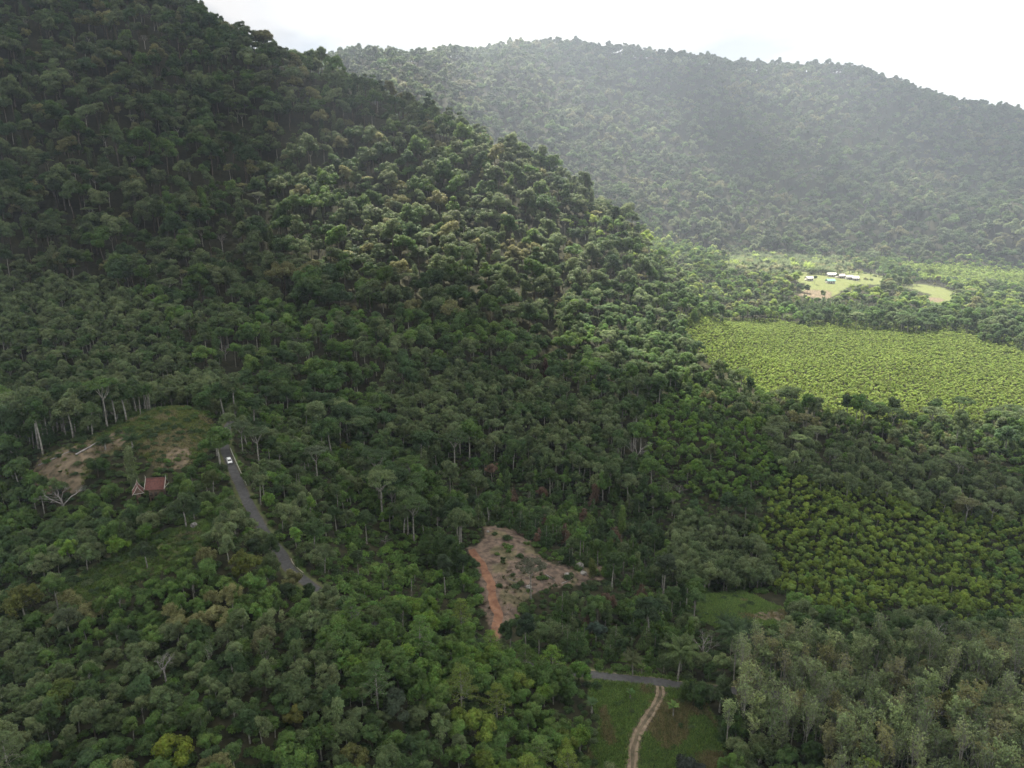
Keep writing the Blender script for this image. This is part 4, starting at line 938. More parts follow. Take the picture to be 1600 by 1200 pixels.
GRP = {'bush': 'bushy trees of the slopes', 'fine': 'fine-leaved trees of the slopes', 'young': 'young rubber trees in rows', 'valley': 'forest trees of the valley', 'rain': 'rainforest trees on the left mountain',
       'umbrella': 'flat-crowned trees', 'sparse': 'pale rubber trees at the lower right', 'cone': 'cone-shaped orchard trees', 'tiered': 'layered trees', 'column': 'creeper-covered trees', 'oilpalm': 'oil palms',
       'shrub': 'shrubs on the slopes', 'dead': 'bare dead trees'}
rz_all = rs.uniform(0, 6.28, len(TX)); mi_all = rs.randint(0, 12, len(TX)); sz_all = rs.uniform(.85, 1.15, len(TX))
for i in sel:
    k = TK[i]
    make_tree(k, int(mi_all[i]), (TX[i], TY[i], TZ[i]), float(TS[i]), float(rz_all[i]), TT[i], NAME[k], labels[i], GRP.get(k), float(sz_all[i]))
print('single trees', len(sel), 'names', {k: int((TK[sel] == k).sum()) for k in NAME})

# ------------------------------------------------------------------ the mass: instanced stands
def scatter(name, label, coll, n_models, P, rot, scl, tint, pick, cat='forest'):
    me = D.meshes.new(name); me.vertices.add(len(P)); me.vertices.foreach_set('co', P.astype(np.float32).ravel())
    a = me.attributes.new('rot', 'FLOAT', 'POINT'); a.data.foreach_set('value', rot.astype(np.float32))
    a = me.attributes.new('scl', 'FLOAT_VECTOR', 'POINT'); a.data.foreach_set('vector', scl.astype(np.float32).ravel())
    a = me.attributes.new('pick', 'INT', 'POINT'); a.data.foreach_set('value', (pick % n_models).astype(np.int32))
    a = me.attributes.new('tint', 'FLOAT_COLOR', 'POINT'); a.data.foreach_set('color', np.hstack([tint, np.ones((len(P), 1))]).astype(np.float32).ravel())
    o = obj(name, me, kind='stuff', label=label, category=cat)
    g = D.node_groups.new(name + '_scatter', 'GeometryNodeTree')
    g.interface.new_socket('Geometry', in_out='INPUT', socket_type='NodeSocketGeometry'); g.interface.new_socket('Geometry', in_out='OUTPUT', socket_type='NodeSocketGeometry')
    n, l = g.nodes, g.links
    gi = n.new('NodeGroupInput'); go = n.new('NodeGroupOutput'); ci = n.new('GeometryNodeCollectionInfo'); ip = n.new('GeometryNodeInstanceOnPoints')
    ci.inputs['Collection'].default_value = coll; ci.inputs['Separate Children'].default_value = True; ci.inputs['Reset Children'].default_value = True
    def attr(nm, ty):
        q = n.new('GeometryNodeInputNamedAttribute'); q.data_type = ty; q.inputs[0].default_value = nm; return q.outputs[0]
    cx = n.new('ShaderNodeCombineXYZ'); l.new(attr('rot', 'FLOAT'), cx.inputs[2])
    l.new(gi.outputs[0], ip.inputs['Points']); l.new(ci.outputs[0], ip.inputs['Instance']); ip.inputs['Pick Instance'].default_value = True
    l.new(attr('pick', 'INT'), ip.inputs['Instance Index']); l.new(cx.outputs[0], ip.inputs['Rotation']); l.new(attr('scl', 'FLOAT_VECTOR'), ip.inputs['Scale'])
    l.new(ip.outputs[0], go.inputs[0])
    m = o.modifiers.new('scatter', 'NODES'); m.node_group = g
    return o
rest = keep & ~single
for k in STUFF:
    m = rest & (TK == k)
    extra = None
    P = np.stack([TX[m], TY[m], TZ[m]], 1); S = TS[m]; sc3 = np.stack([S, S, S * sz_all[m]], 1); ti = TT[m]; ro = rz_all[m]; pk = mi_all[m]
    if k == 'shrub':                                               # forest floor and clearings
        sp = 2.3
        X, Y = np.meshgrid(np.arange(-240, 240, sp), np.arange(66, 300, sp)); X = X.ravel(); Y = Y.ravel()
        q = np.abs(X) < .8 * Y + 12; X, Y = X[q], Y[q]
        X = X + rs.uniform(-.5, .5, len(X)) * sp; Y = Y + rs.uniform(-.5, .5, len(X)) * sp; Z = gz_at(X, Y)
        u_, v_, _d = project(X, Y, Z); kp = (u_ > -60) & (u_ < 1660) & (v_ < 1300)
        pr = rs.rand(len(X))
        for kk_, poly, y0, y1 in OPEN:
            ins = inpoly(u_, v_, poly) & (Y > y0 - 4) & (Y < y1 + 4)
            kp &= ~(ins & (pr > {'grass': .22, 'earth': .11, 'dry': .75, 'slope': .6}.get(kk_, 0)))
        for L_, w_ in ((ROAD, 2.2), (TRACK, 2.0), (PATH, 2.2)):
            d_, _z = near_line(X, Y, L_); kp &= d_ > w_
        kp &= np.hypot(X - SHADE_SPOT[0][0], Y - SHADE_SPOT[0][1]) > 7
        for poly in SOIL[:2]: kp &= ~(inpoly(u_, v_, poly) & (pr > .28))
        lf = vnoise(X, Y, 12, 55); X, Y, Z, lf = X[kp], Y[kp], Z[kp], lf[kp]; nn = len(X)
        A = np.array(MID + BRG[:1] + DKG[:2])[rs.randint(0, 6, nn)]; B = np.array(DKG + GRG[:1])[rs.randint(0, 6, nn)]
        P = np.vstack([P, np.stack([X, Y, Z], 1)]); s_ = rs.uniform(.5, 1.25, nn)
        sc3 = np.vstack([sc3, np.stack([s_, s_, s_ * rs.uniform(.6, 1.0, nn)], 1)]); ti = np.vstack([ti, np.where((lf > .5)[:, None], A, B)])
        ro = np.append(ro, rs.uniform(0, 6.28, nn)); pk = np.append(pk, rs.randint(0, 12, nn))
    if len(P) == 0: continue
    scatter(STUFF[k][0], STUFF[k][1], LIB[k][1], len(LIB[k][0]), P, ro, sc3, ti, pk)
# grass on the open ground
gp = []
for kk_, poly, y0, y1 in OPEN:
    if kk_ in ('road', 'meadow'): continue
    sp = {'grass': .58, 'earth': 2.3}.get(kk_, .85)
    pts = [hit(a, b_) for a, b_ in poly]; pts = np.array([p for p in pts if p is not None])
    X, Y = np.meshgrid(np.arange(pts[:, 0].min() - 3, pts[:, 0].max() + 3, sp), np.arange(pts[:, 1].min() - 3, pts[:, 1].max() + 3, sp)); X = X.ravel(); Y = Y.ravel()
    X = X + rs.uniform(-.5, .5, len(X)) * sp; Y = Y + rs.uniform(-.5, .5, len(X)) * sp; Z = gz_at(X, Y)
    u_, v_, _d = project(X, Y, Z); kp = inpoly(u_, v_, poly) & (Y > y0) & (Y < y1)
    for L_, w_ in ((ROAD, 1.5), (TRACK, 1.25), (PATH, 1.5)):
        d_, _z = near_line(X, Y, L_); kp &= d_ > w_
    for q_ in SOIL[:3]: kp &= ~(inpoly(u_, v_, q_) & (rs.rand(len(X)) < .8))
    X, Y, Z = X[kp], Y[kp], Z[kp]; nn = len(X); lf = vnoise(X, Y, 5, 66)
    if kk_ == 'earth':
        e_ = vnoise(X, Y, 9, 67) > .48; X, Y, Z, lf = X[e_], Y[e_], Z[e_], lf[e_]; nn = len(X)
    if kk_ == 'dry': A, B = [(.10,.13,.04),(.09,.12,.035)], [(.17,.16,.08),(.14,.135,.07)]; th = .55
    elif kk_ == 'earth': A, B = [(.06,.075,.035),(.08,.08,.045)], [(.10,.095,.055),(.085,.08,.045)]; th = .55
    elif kk_ == 'slope': A, B = [(.075,.125,.03),(.065,.11,.028)], [(.11,.11,.06),(.09,.12,.04)]; th = .7
    else: A, B = [(.105,.170,.045),(.090,.145,.040)], [(.16,.145,.07),(.12,.12,.052)]; th = .74
    if kk_ == 'grass': lf = np.where((X > 30) & (Y < 136), lf + .22, lf)
    T = np.where((lf > th)[:, None], np.array(B)[rs.randint(0, 2, nn)], np.array(A)[rs.randint(0, 2, nn)])
    gp.append(np.hstack([np.stack([X, Y, Z], 1), T]))
gp = np.vstack(gp); nn = len(gp); s_ = rs.uniform(.5, 1.3, nn)
scatter('grass', 'long green and straw-coloured grass on the open slopes and verges', LIB['tuft'][1], 2, gp[:, :3], rs.uniform(0, 6.28, nn), np.stack([s_, s_, s_ * .8], 1), gp[:, 3:], rs.randint(0, 2, nn), 'grass')

# ------------------------------------------------------------------ road, track, path
def ribbon(L, offs, dz=.06):
    P = []; acc = np.concatenate([[0], np.cumsum(np.linalg.norm(np.diff(L, axis=0), axis=1))])
    s = np.arange(0, acc[-1], .8); C = np.stack([np.interp(s, acc, L[:, k]) for k in range(3)], 1)
    T = np.gradient(C[:, :2], axis=0); T /= np.linalg.norm(T, axis=1)[:, None]; Nn = np.stack([-T[:, 1], T[:, 0]], 1)
    for o_ in offs: P.append(np.hstack([C[:, :2] + Nn * (o_ if np.isscalar(o_) else o_(s))[..., None] if not np.isscalar(o_) else C[:, :2] + Nn * o_, C[:, 2:3] + dz]))
    return C, Nn, s, P
def strip(name, L, offs, mat, dz, **kw):
    C, Nn, s, P = ribbon(L, offs, dz); k = len(P); n_ = len(s)
    V = np.stack(P, 1).reshape(-1, 3); mb = MB()
    i = np.arange(n_ - 1)[:, None] * k + np.arange(k - 1)[None]
    mb.add(V, np.stack([i, i + 1, i + k + 1, i + k], -1).reshape(-1, 4)); me = mb.mesh(name, [mat], smooth=True)
    me.flip_normals()
    return obj(name, me, **kw)
asphalt = noise_mat('asphalt', (.048, .048, .050), (.078, .077, .078), 1.2, .85, .3, .2)
shoulder = noise_mat('gravel_shoulder', (.06, .055, .035), (.12, .105, .075), 1.8, .95, .1, .4)
rutm = noise_mat('worn_track', (.11, .085, .06), (.22, .175, .125), 1.0, .95, .1, .4)
redm = noise_mat('red_laterite', (.13, .066, .042), (.26, .145, .092), .55, .95, .1, .5, lo=.3, hi=.7)
wob = lambda a, w, sd: (lambda s: a + w * (vnoise(s, s * 0, 2.3, sd) - .5))
strip('road', ROAD, (wob(-1.3, .25, 51), -.7, 0, .7, wob(1.3, .25, 52)), asphalt, .07, kind='structure')
for sg in (-1, 1): strip('road_shoulder', ROAD, tuple(sorted((sg * 1.18, wob(sg * 1.45, .6, 5 + sg)), key=lambda q: q if np.isscalar(q) else q(0))) if False else ((sg * 1.18, wob(sg * 1.45, .6, 5 + sg)) if sg > 0 else (wob(sg * 1.45, .6, 4), sg * 1.18)), shoulder, .045, kind='structure')
for sg in (-1, 1): strip('track_rut', TRACK, ((wob(.35, .3, 7), wob(1.0, .35, 8)) if sg > 0 else (wob(-1.0, .35, 9), wob(-.35, .3, 10))), rutm, .05, kind='structure')
strip('dirt_path', PATH, (wob(-1.35, .9, 11), wob(-.6, .3, 12), wob(.4, .3, 13), wob(1.15, .9, 14)), redm, .05, kind='structure')
white = noise_mat('faded_white_paint', (.42, .41, .38), (.60, .59, .55), 1.2, .7, .3)
concrete = noise_mat('weathered_concrete', (.30, .28, .24), (.46, .43, .38), 1.0, .9, .2)
def kerb_run(label, name, i0, i1, off, cat='kerb'):
    C, Nn, s, P = ribbon(ROAD, (off,), 0)
    L = P[0]; a = np.argmin(np.abs(s - i0)); b_ = np.argmin(np.abs(s - i1)); L = L[a:b_]
    return L
accR = np.concatenate([[0], np.cumsum(np.linalg.norm(np.diff(ROAD, axis=0), axis=1))])
def s_at(u, v):
    p = hit(u, v); return accR[np.argmin(np.hypot(ROAD[:, 0] - p[0], ROAD[:, 1] - p[1]))]
C, Nn, s, P = ribbon(ROAD, (1.65,), 0); RB = P[0]
Lr = RB[(s > s_at(352, 704)) & (s < s_at(376, 762))]
gr = thing('guard_rail', 'pale metal guard rail along the outer edge of the uphill road beside the white car', 'guard rail', Lr[0])
def under(o, par): o.parent = par; o.matrix_parent_inverse = par.matrix_basis.inverted(); return o
def rel(P, o): return np.asarray(P, float) - np.array(o.location)
bpy.context.view_layer.update()
mb = MB(); Q = rel(Lr, gr)
for zz in (.42, .62): mb.tube(Q + [0, 0, zz], .065, 0, 4)
obj('rail', mb.mesh('rail', [white]), gr)
pm = MB().box((-.07, -.07, -.4), (.06, .06, .7)).mesh('post', [white])
for k in range(0, len(Q), 4):
    p = obj('post', pm, gr); p.location = Q[k]
Lk = RB[(s > s_at(452, 872)) & (s < s_at(470, 900))]
if len(Lk) > 3:
    mb = MB(); mb.tube(Lk + [0, 0, .06], .11, 0, 4); obj('kerb', mb.mesh('kerb', [concrete]), label='white painted kerb on the outer bend of the uphill road', category='kerb')
C, Nn, s, P = ribbon(ROAD, (3.0, ), 0); LE = P[0][(s > s_at(945, 1050)) & (s < s_at(1070, 1068))]
# pale sandy edge on the far side of the lower road
m_ = (ROAD[:, 0] > 15) & (ROAD[:, 0] < 62)
strip('road_verge', ROAD[m_], (wob(1.32, .1, 21), wob(1.6, .4, 22)), noise_mat('sandy_edge', (.14, .125, .08), (.24, .21, .14), 1.5, .95, .1), .06, kind='structure')

# ------------------------------------------------------------------ car on the uphill road
def car():
    p0 = hit(357.5, 722); j = np.argmin(np.hypot(ROAD[:, 0] - p0[0], ROAD[:, 1] - p0[1])); t = ROAD[j + 1] - ROAD[j - 1]
    rz = math.atan2(t[1], t[0]); c = ROAD[j] + np.array([-.1, 0, .08])
    o = thing('white_car', 'small white car coming down the uphill road beside the guard rail', 'car', c, rz)
    o.rotation_euler[1] = -math.atan2(t[2], math.hypot(t[0], t[1]))
    paint = material('white_car_paint', .3)[0]; paint.node_tree.nodes['Principled BSDF'].inputs['Base Color'].default_value = (.78, .79, .8, 1)
    glass = material('dark_window_glass', .08)[0]; glass.node_tree.nodes['Principled BSDF'].inputs['Base Color'].default_value = (.02, .025, .03, 1)
    rub = noise_mat('tyre_rubber', (.02, .02, .02), (.04, .04, .04)); met = material('wheel_metal', .35)[0]; met.node_tree.nodes['Principled BSDF'].inputs['Base Color'].default_value = (.45, .45, .46, 1)
    def prism(prof, w, mat, nm, par=o, wt=None):
        n_ = len(prof); mb = MB(); wt = wt or [w] * n_
        V = [(x, -ww, z) for (x, z), ww in zip(prof, wt)] + [(x, ww, z) for (x, z), ww in zip(prof, wt)]
        mb.add(V, [(k, (k + 1) % n_, n_ + (k + 1) % n_, n_ + k) for k in range(n_)]); 
        for k in range(1, n_ - 1, 1): mb.add([V[0], V[k], V[k + 1]], [(0, 2, 1)]); mb.add([V[n_], V[n_ + k], V[n_ + k + 1]], [(0, 1, 2)])
        return obj(nm, mb.mesh(nm, [mat]), par)
    prism([(2.05, .38), (2.12, .72), (1.95, .92), (1.0, 1.02), (-1.85, 1.06), (-2.0, .8), (-2.0, .4)], .85, paint, 'body')
    prism([(1.05, 1.0), (.42, 1.50), (-1.3, 1.52), (-1.85, 1.04)], .8, paint, 'cabin', wt=[.80, .64, .64, .80])
    q = MB(); q.add([(1.07, -.72, 1.06), (1.07, .72, 1.06), (.48, .58, 1.49), (.48, -.58, 1.49)], [(0, 1, 2, 3)]); obj('windscreen', q.mesh('windscreen', [glass]), o)
    for sg in (-1, 1):
        q = MB(); q.add([(.85, .805 * sg, 1.08), (-1.6, .805 * sg, 1.08), (-1.2, .665 * sg, 1.45), (.35, .665 * sg, 1.45)], [(0, 1, 2, 3)]); obj('side_window', q.mesh('side_window', [glass]), o)
        q = MB().box((1.95, sg * .64 - .15, .68), (2.1, sg * .64 + .15, .86)); obj('headlight', q.mesh('headlight', [met]), o)
        q = MB().box((.75, sg * .92 - .09, 1.02), (.88, sg * .92 + .09, 1.18)); obj('wing_mirror', q.mesh('wing_mirror', [paint]), o)
    q = MB().box((2.1, -.42, .55), (2.15, .42, .75)); obj('grille', q.mesh('grille', [rub]), o)
    q = MB(); q.add([(-1.88, -.68, 1.1), (-1.88, .68, 1.1), (-1.38, .56, 1.49), (-1.38, -.56, 1.49)], [(0, 3, 2, 1)]); obj('rear_window', q.mesh('rear_window', [glass]), o)
    th = np.linspace(0, 2 * np.pi, 15)[:-1]; wm = MB(); wm.tube([(0, -.12, 0), (0, -.119, 0), (0, .119, 0), (0, .12, 0)], [.01, .32, .32, .01], 0, 14); wme = wm.mesh('tyre', [rub])
    rm = MB(); rm.tube([(0, -.13, 0), (0, -.129, 0), (0, .129, 0), (0, .13, 0)], [.01, .19, .19, .01], 0, 10); rme = rm.mesh('rim', [met])
    for x in (1.3, -1.25):
        for y in (-.76, .76):
            w_ = obj('wheel', wme, o); w_.location = (x, y, .32); obj('rim', rme, w_)
    o.scale = (.76, .76, .76)
    return o
car()

# ------------------------------------------------------------------ the traditional house above the slope
tilem = noise_mat('red_brown_roof_tile', (.10, .045, .040), (.17, .075, .062), 2.5, .8, .2, .2)
woodp = noise_mat('weathered_timber', (.13, .085, .06), (.24, .17, .12), 2.0, .85, .2)
cream = noise_mat('pale_gable_board', (.42, .39, .34), (.58, .55, .50), 2.0, .8, .2)
def thai_house(u, v, rz, L, Wd, wallh, roofh, nm, lab, hz):
    p = hit(u, v, hz); o = thing(nm, lab, 'house', p, rz)
    hw = Wd / 2; hl = L / 2; z0 = hz - roofh
    mb = MB().box((-hl + .7, -hw + .7, 1.2), (hl - .7, hw - .7, z0 + .35)); obj('wall', mb.mesh('wall', [woodp]), o)
    sm = MB().box((-.12, -.12, -2.5), (.12, .12, 1.2)).mesh('stilt', [woodp])
    for x in (-hl + .9, 0, hl - .9):
        for y in (-hw + .9, hw - .9): q = obj('stilt', sm, o); q.location = (x, y, 0)
    roof = MB(); rows_ = 12                                           # concave steep roof in overlapping courses
    for sg in (-1, 1):
        for k in range(rows_):
            t0, t1 = k / rows_, (k + 1) / rows_ + .02
            f = lambda t: (hw * 1.12 * (1 - (1 - t) ** .72 if False else t ** 1.15), z0 + roofh * (1 - t) ** 1.12)
            (a0, b0), (a1, b1) = f(t0), f(min(t1, 1)); e = .05
            V = [(-hl, sg * a0, b0), (hl, sg * a0, b0), (hl, sg * a1, b1 + e), (-hl, sg * a1, b1 + e), (-hl, sg * a0, b0 - .06), (hl, sg * a0, b0 - .06), (hl, sg * a1, b1 - .04), (-hl, sg * a1, b1 - .04)]
            roof.add(V, [(0, 1, 2, 3), (4, 7, 6, 5), (3, 2, 6, 7), (0, 3, 7, 4), (1, 5, 6, 2)])
    r_ = obj('roof', roof.mesh('roof', [tilem]), o)
    rd = MB().box((-hl - .1, -.1, hz - .04), (hl + .1, .1, hz + .12)); obj('ridge', rd.mesh('ridge', [tilem]), r_)
    for sx in (-1, 1):
        b_ = MB(); xx = sx * (hl + .12)
        for sg in (-1, 1):
            t = np.linspace(0, 1, 6); b_.tube(np.stack([np.full(6, xx), sg * hw * 1.14 * t ** 1.15, z0 + roofh * (1 - t) ** 1.12 + .12], 1), .075, 0, 4)
        b_.tube([(xx, -hw * .9, z0 + .25), (xx, hw * .9, z0 + .25)], .07, 0, 4)
        obj('gable_board', b_.mesh('gable_board', [cream]), r_)
        f_ = MB(); f_.tube([(xx, 0, hz), (xx, 0, hz + .6), (xx + sx * .08, 0, hz + .9)], [.08, .05, .015], 0, 4); obj('finial', f_.mesh('finial', [cream]), r_)
        g_ = MB(); g_.add([(xx - sx * .3, -hw * .95, z0 + .3), (xx - sx * .3, hw * .95, z0 + .3), (xx - sx * .3, 0, hz - .3)], [(0, 1, 2)]); obj('gable_panel', g_.mesh('gable_panel', [woodp]), o)
    for x in (-hl * .5, 0, hl * .5):
        w_ = MB().box((x - .35, -hw + .64, 1.9), (x + .35, -hw + .69, min(z0 - .2, 3.0))); obj('window', w_.mesh('window', [BARKD]), o)
    return o
thai_house(243, 747, R(8), 5.0, 4.0, 2.2, 2.5, 'timber_house', 'timber house with long red-brown tiled roof among trees on the knoll', 6.6)
thai_house(214, 757, R(-62), 3.4, 2.6, 2.0, 2.3, 'timber_pavilion', 'small gabled timber pavilion with pale gable boards left of the red-roofed house', 5.8)

# ------------------------------------------------------------------ the village in the valley
def far_house(u, v, L, Wd, rz, col, lab, hw=3.0, hr=1.8):
    p = hit(u, v, 1, 500, 1500); o = thing('village_house', lab, 'house', p, rz, 'village houses in the valley')
    rm_ = noise_mat('roof_sheet', tuple(c * .85 for c in col), col, .8, .6, .3); wm_ = noise_mat('rendered_wall', (.42, .40, .36), (.55, .53, .48), .5)
    mb = MB().box((-L / 2, -Wd / 2, -1.5), (L / 2, Wd / 2, hw)); obj('wall', mb.mesh('wall', [wm_]), o)
    e = .7; a, b_ = L / 2 + e, Wd / 2 + e
    V = [(-a, -b_, hw - .25), (a, -b_, hw - .25), (a, b_, hw - .25), (-a, b_, hw - .25), (-a, 0, hw + hr), (a, 0, hw + hr)]
    r_ = MB(); r_.add(V, [(0, 1, 5, 4), (2, 3, 4, 5)]); r_.add([np.array(V[k]) - [0, 0, .15] for k in range(6)], [(0, 4, 5, 1), (2, 5, 4, 3)]); r_.add([V[0], V[3], V[4]], [(0, 2, 1)]); r_.add([V[1], V[2], V[5]], [(0, 1, 2)])
    obj('roof', r_.mesh('roof', [rm_]), o)
    for x in (-L * .3, L * .3): q = MB().box((x - .6, -Wd / 2 - .04, 1), (x + .6, -Wd / 2 + .02, 2.2)); obj('window', q.mesh('window', [BARKD]), o)
    q = MB().box((-.5, -Wd / 2 - .04, -.2), (.5, -Wd / 2 + .02, 2.1)); obj('door', q.mesh('door', [BARKD]), o)
WH = (.36, .36, .35)
far_house(1264, 437, 7, 6, .2, WH, 'white-roofed house standing alone at the left end of the village lawn')
far_house(1299, 431, 9, 7, -.1, WH, 'white-roofed house behind the green-roofed one')
far_house(1313, 433, 9, 7, .3, (.32, .28, .27), 'brownish-roofed house in the middle of the village row')
far_house(1326, 435, 7, 6, .1, WH, 'white-roofed house, second from the right in the village row')
far_house(1336, 436.5, 6, 6, -.2, (.50, .50, .50), 'light grey-roofed house at the right end of the village row')
far_house(1297, 441, 8, 6, .1, (.10, .22, .19), 'house with turquoise green roof before the village row')
far_house(1418, 443, 9, 6, -.3, WH, 'white-roofed shed among trees right of the bright lawn')
far_house(1381, 460, 5, 5, .5, WH, 'small pale hut half hidden by dark trees below the lawn')

# ------------------------------------------------------------------ boulders, logs
rockm = noise_mat('pale_boulder_stone', (.10, .095, .088), (.30, .29, .27), .9, .9, .2, .4)
def rock(u, v, s, lab, fl=.7, nm='boulder', seed=0):
    import bmesh
    bm = bmesh.new(); bmesh.ops.create_icosphere(bm, subdivisions=3, radius=1)
    V = np.array([q.co[:] for q in bm.verts]); k = .55 + .9 * fbm(V[:, 0] * 3 + seed * 9, V[:, 1] * 3 + V[:, 2] * 4, 1.6, seed, 4)
    for q, kk_, in zip(bm.verts, k): q.co *= kk_
    me = D.meshes.new(nm); bm.to_mesh(me); bm.free(); me.materials.append(rockm)
    o = obj(nm, me, label=lab, category='boulder'); o.location = hit(u, v) + np.array([0, 0, s * .2]); o.scale = (s, s * .8, s * fl); o.rotation_euler = (0, 0, seed * 1.3)
rock(905, 887, 1.5, 'largest pale grey boulder at the right of the clearing', .9, seed=1)
rock(912, 897, 1.0, 'smaller pale boulder in front of the largest one', .7, seed=2)
rock(886, 898, .8, 'low whitish boulder left of the two big ones', .6, seed=3)
rock(762, 831, .6, 'small whitish stone at the top end of the clearing', .6, seed=4)
rock(826, 918, 1.1, 'pale sandy outcrop under the see-through grey tree', .4, seed=5)
rock(303, 822, .9, 'grey boulder at the upper edge of the grassy slope', .8, seed=6)
rock(944, 945, .8, 'small white rock half hidden among the orchard trees', 1.2, seed=7)
def log(pts, r, lab):
    P = np.array([hit(u, v) + np.array([0, 0, r]) for u, v in pts]); o = obj('fallen_log', MB().tube(P, np.linspace(r, r * .5, len(P)), 0, 6).mesh('fallen_log', [DEAD]), label=lab, category='log')
log([(60, 728), (85, 717), (110, 706)], .22, 'long pale fallen trunk along the reddish earth bank')
log([(118, 712), (140, 700), (152, 692)], .3, 'dark grey fallen trunk to the right of the pale one')
log([(852, 898), (868, 908)], .15, 'short pale log lying behind the see-through grey tree')
log([(795, 905), (812, 912)], .13, 'thin pale log on the left half of the clearing')
log([(878, 912), (895, 905)], .12, 'thin pale log below the boulders')
# scrub twigs and felled branches over the clearing
wb = MB(); rg = np.random.RandomState(7)
for _ in range(420):
    u, v = rg.uniform(770, 940), rg.uniform(830, 990)
    if not inpoly(np.array([u]), np.array([v]), OPEN[3][1])[0]: continue
    d = ray(u, v); 
    Yt = rg.uniform(0, 1); p = pt(u, v, 220 - (v - 830) * .36); p[2] = gz_at(np.array([p[0]]), np.array([p[1]]))[0]
    a = rg.uniform(0, 6.28); L_ = rg.uniform(.4, 1.8); e = np.array([math.cos(a) * L_, math.sin(a) * L_, rg.uniform(.02, .5)])
    wb.tube([p + [0, 0, .05], p + e * .5 + [0, 0, .08], p + e], [.035, .025, .01], 0, 3)
obj('felled_branches', wb.mesh('felled_branches', [DEAD]), kind='stuff', label='felled grey branches strewn over the bare clearing', category='debris')
# ------------------------------------------------------------------ broken cloud deck, whose gaps let the sun onto the slopes and the valley
ZC = 1250.0
def above(u, v, Y):
    p = pt(u, v, Y); t = (ZC - p[2]) / SD.z; return p[0] + SD.x * t, p[1] + SD.y * t
GAPS = [(480,125,785,50,40,.55),(560,360,550,62,32,1.0),(640,345,580,85,38,1.1),(740,385,545,105,52,1.3),(860,325,650,85,60,.95),(980,400,700,150,110,1.1),(1100,430,800,220,180,1.2),(1300,460,760,320,230,1.3),(1600,480,720,330,210,1.2),
        (1250,525,520,130,75,1),(1450,565,450,230,120,1.1),(1680,575,440,190,130,1.1),(1575,690,300,48,26,1),(680,150,1450,260,260,1),(900,240,1300,170,150,.95),(1000,250,1300,160,110,.9),(1270,190,1480,130,130,.6),(1550,330,1150,240,150,1),(1250,345,1150,320,110,1),(1420,260,1350,110,80,.6)]
cs = 18.0; cxs = np.arange(-2600, 2600, cs); cys = np.arange(-500, 3500, cs); CX, CY = np.meshgrid(cxs, cys)
gap = np.zeros(CX.shape)
wx = (fbm(CX.ravel(), CY.ravel(), 120, 91, 4).reshape(CX.shape) - .5) * 90; wy = (fbm(CX.ravel(), CY.ravel(), 120, 92, 4).reshape(CX.shape) - .5) * 90
for u, v, Y, rx, ry, st in GAPS:
    ax, ay = above(u, v, Y); d = np.hypot((CX + wx - ax) / rx, (CY + wy - ay) / ry); gap = np.maximum(gap, st * np.clip(1.5 - d, 0, 1) ** (1.6 if u > 1200 and v > 500 else 1))
far_ = np.clip((np.hypot(CX, CY - 800) - 1700) / 500, 0, 1)
dens = np.clip(1 - gap * 1.7 + (fbm(CX.ravel(), CY.ravel(), 62, 93, 4).reshape(CX.shape) - .5) * .85 * (gap > 0), 0, 1)
dens = np.clip(dens - far_ * fbm(CX.ravel(), CY.ravel(), 400, 94, 3).reshape(CX.shape) * 1.6, 0, 1)
def sheet(zf, m, keepf):
    Z = zf; V = np.stack([CX, CY, Z], -1).reshape(-1, 3); nc_ = CX.shape[1]
    i = (np.arange(CX.shape[0] - 1)[:, None] * nc_ + np.arange(nc_ - 1)[None]); dm = dens[:-1, :-1] + dens[1:, 1:] + dens[1:, :-1] + dens[:-1, 1:]
    i = i[(dm > .04)]; return V, np.stack([i, i + 1, i + nc_ + 1, i + nc_], -1)
lump = fbm(CX.ravel(), CY.ravel(), 160, 95, 4).reshape(CX.shape)
V0, Q0 = sheet(ZC - 30 * dens * lump, 0, 0); V1, Q1 = sheet(ZC + 2 + dens * (60 + 180 * lump), 1, 0)
mb = MB().add(V0, Q0, 0).add(V1, Q1, 1)
me_mats = []
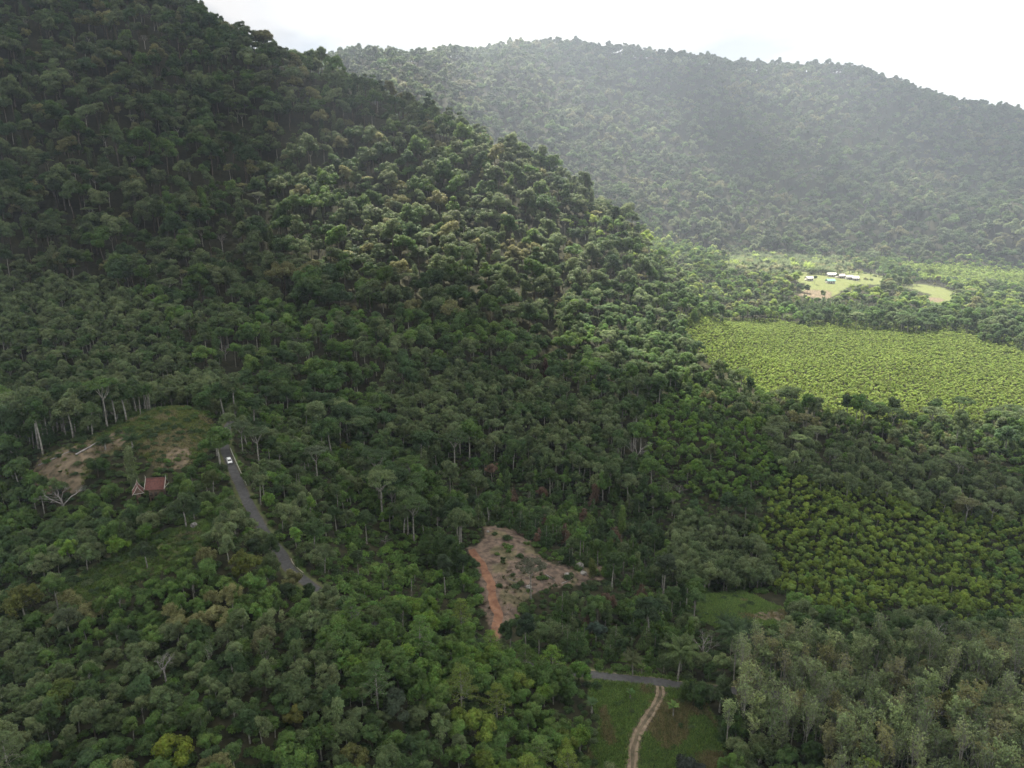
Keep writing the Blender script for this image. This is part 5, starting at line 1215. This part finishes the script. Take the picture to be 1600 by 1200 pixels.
for k, op in enumerate((1.0, .25)):
    m, n, l, b = material('cloud_vapour', 1)
    a = n.new('ShaderNodeAttribute'); a.attribute_name = 'thickness'; mu = n.new('ShaderNodeMath'); mu.operation = 'MULTIPLY'; mu.inputs[1].default_value = op
    tr = n.new('ShaderNodeBsdfTransparent'); tl = n.new('ShaderNodeBsdfTranslucent'); tl.inputs['Color'].default_value = (.46, .47, .49, 1); df = n.new('ShaderNodeBsdfDiffuse'); df.inputs['Color'].default_value = (.7, .7, .72, 1)
    m1 = n.new('ShaderNodeMixShader'); m1.inputs[0].default_value = .25; l.new(tl.outputs[0], m1.inputs[1]); l.new(df.outputs[0], m1.inputs[2])
    m2 = n.new('ShaderNodeMixShader'); l.new(a.outputs['Fac'], mu.inputs[0]); l.new(mu.outputs[0], m2.inputs[0]); l.new(tr.outputs[0], m2.inputs[1]); l.new(m1.outputs[0], m2.inputs[2])
    l.new(m2.outputs[0], n['Material Output'].inputs['Surface']); n.remove(b); me_mats.append(m)
me = mb.mesh('clouds', me_mats, smooth=True)
at_ = me.attributes.new('thickness', 'FLOAT', 'POINT'); dd_ = np.clip(dens.ravel() * 1.25, 0, 1); at_.data.foreach_set('value', np.concatenate([dd_, dd_]).astype(np.float32))
obj('clouds', me, kind='stuff', label='broken white cloud deck above the valley', category='cloud')

# ------------------------------------------------------------------ haze
hb = MB().box((-6200, -700, float(GZ.min()) - 1.0), (6200, 5400, 560)); hm = D.materials.new('haze_air'); hm.use_nodes = True
n, l = hm.node_tree.nodes, hm.node_tree.links; n.clear(); pv = n.new('ShaderNodeVolumePrincipled'); oo = n.new('ShaderNodeOutputMaterial')
pv.inputs['Color'].default_value = (.72, .83, 1, 1); pv.inputs['Density'].default_value = HAZE_DENSITY; pv.inputs['Anisotropy'].default_value = .45
l.new(pv.outputs[0], oo.inputs['Volume'])
obj('haze', hb.mesh('haze', [hm]), kind='stuff', label='thin bluish daylight haze filling the valley air', category='haze')
print('GMIN', GZ.min(), GZ.max())
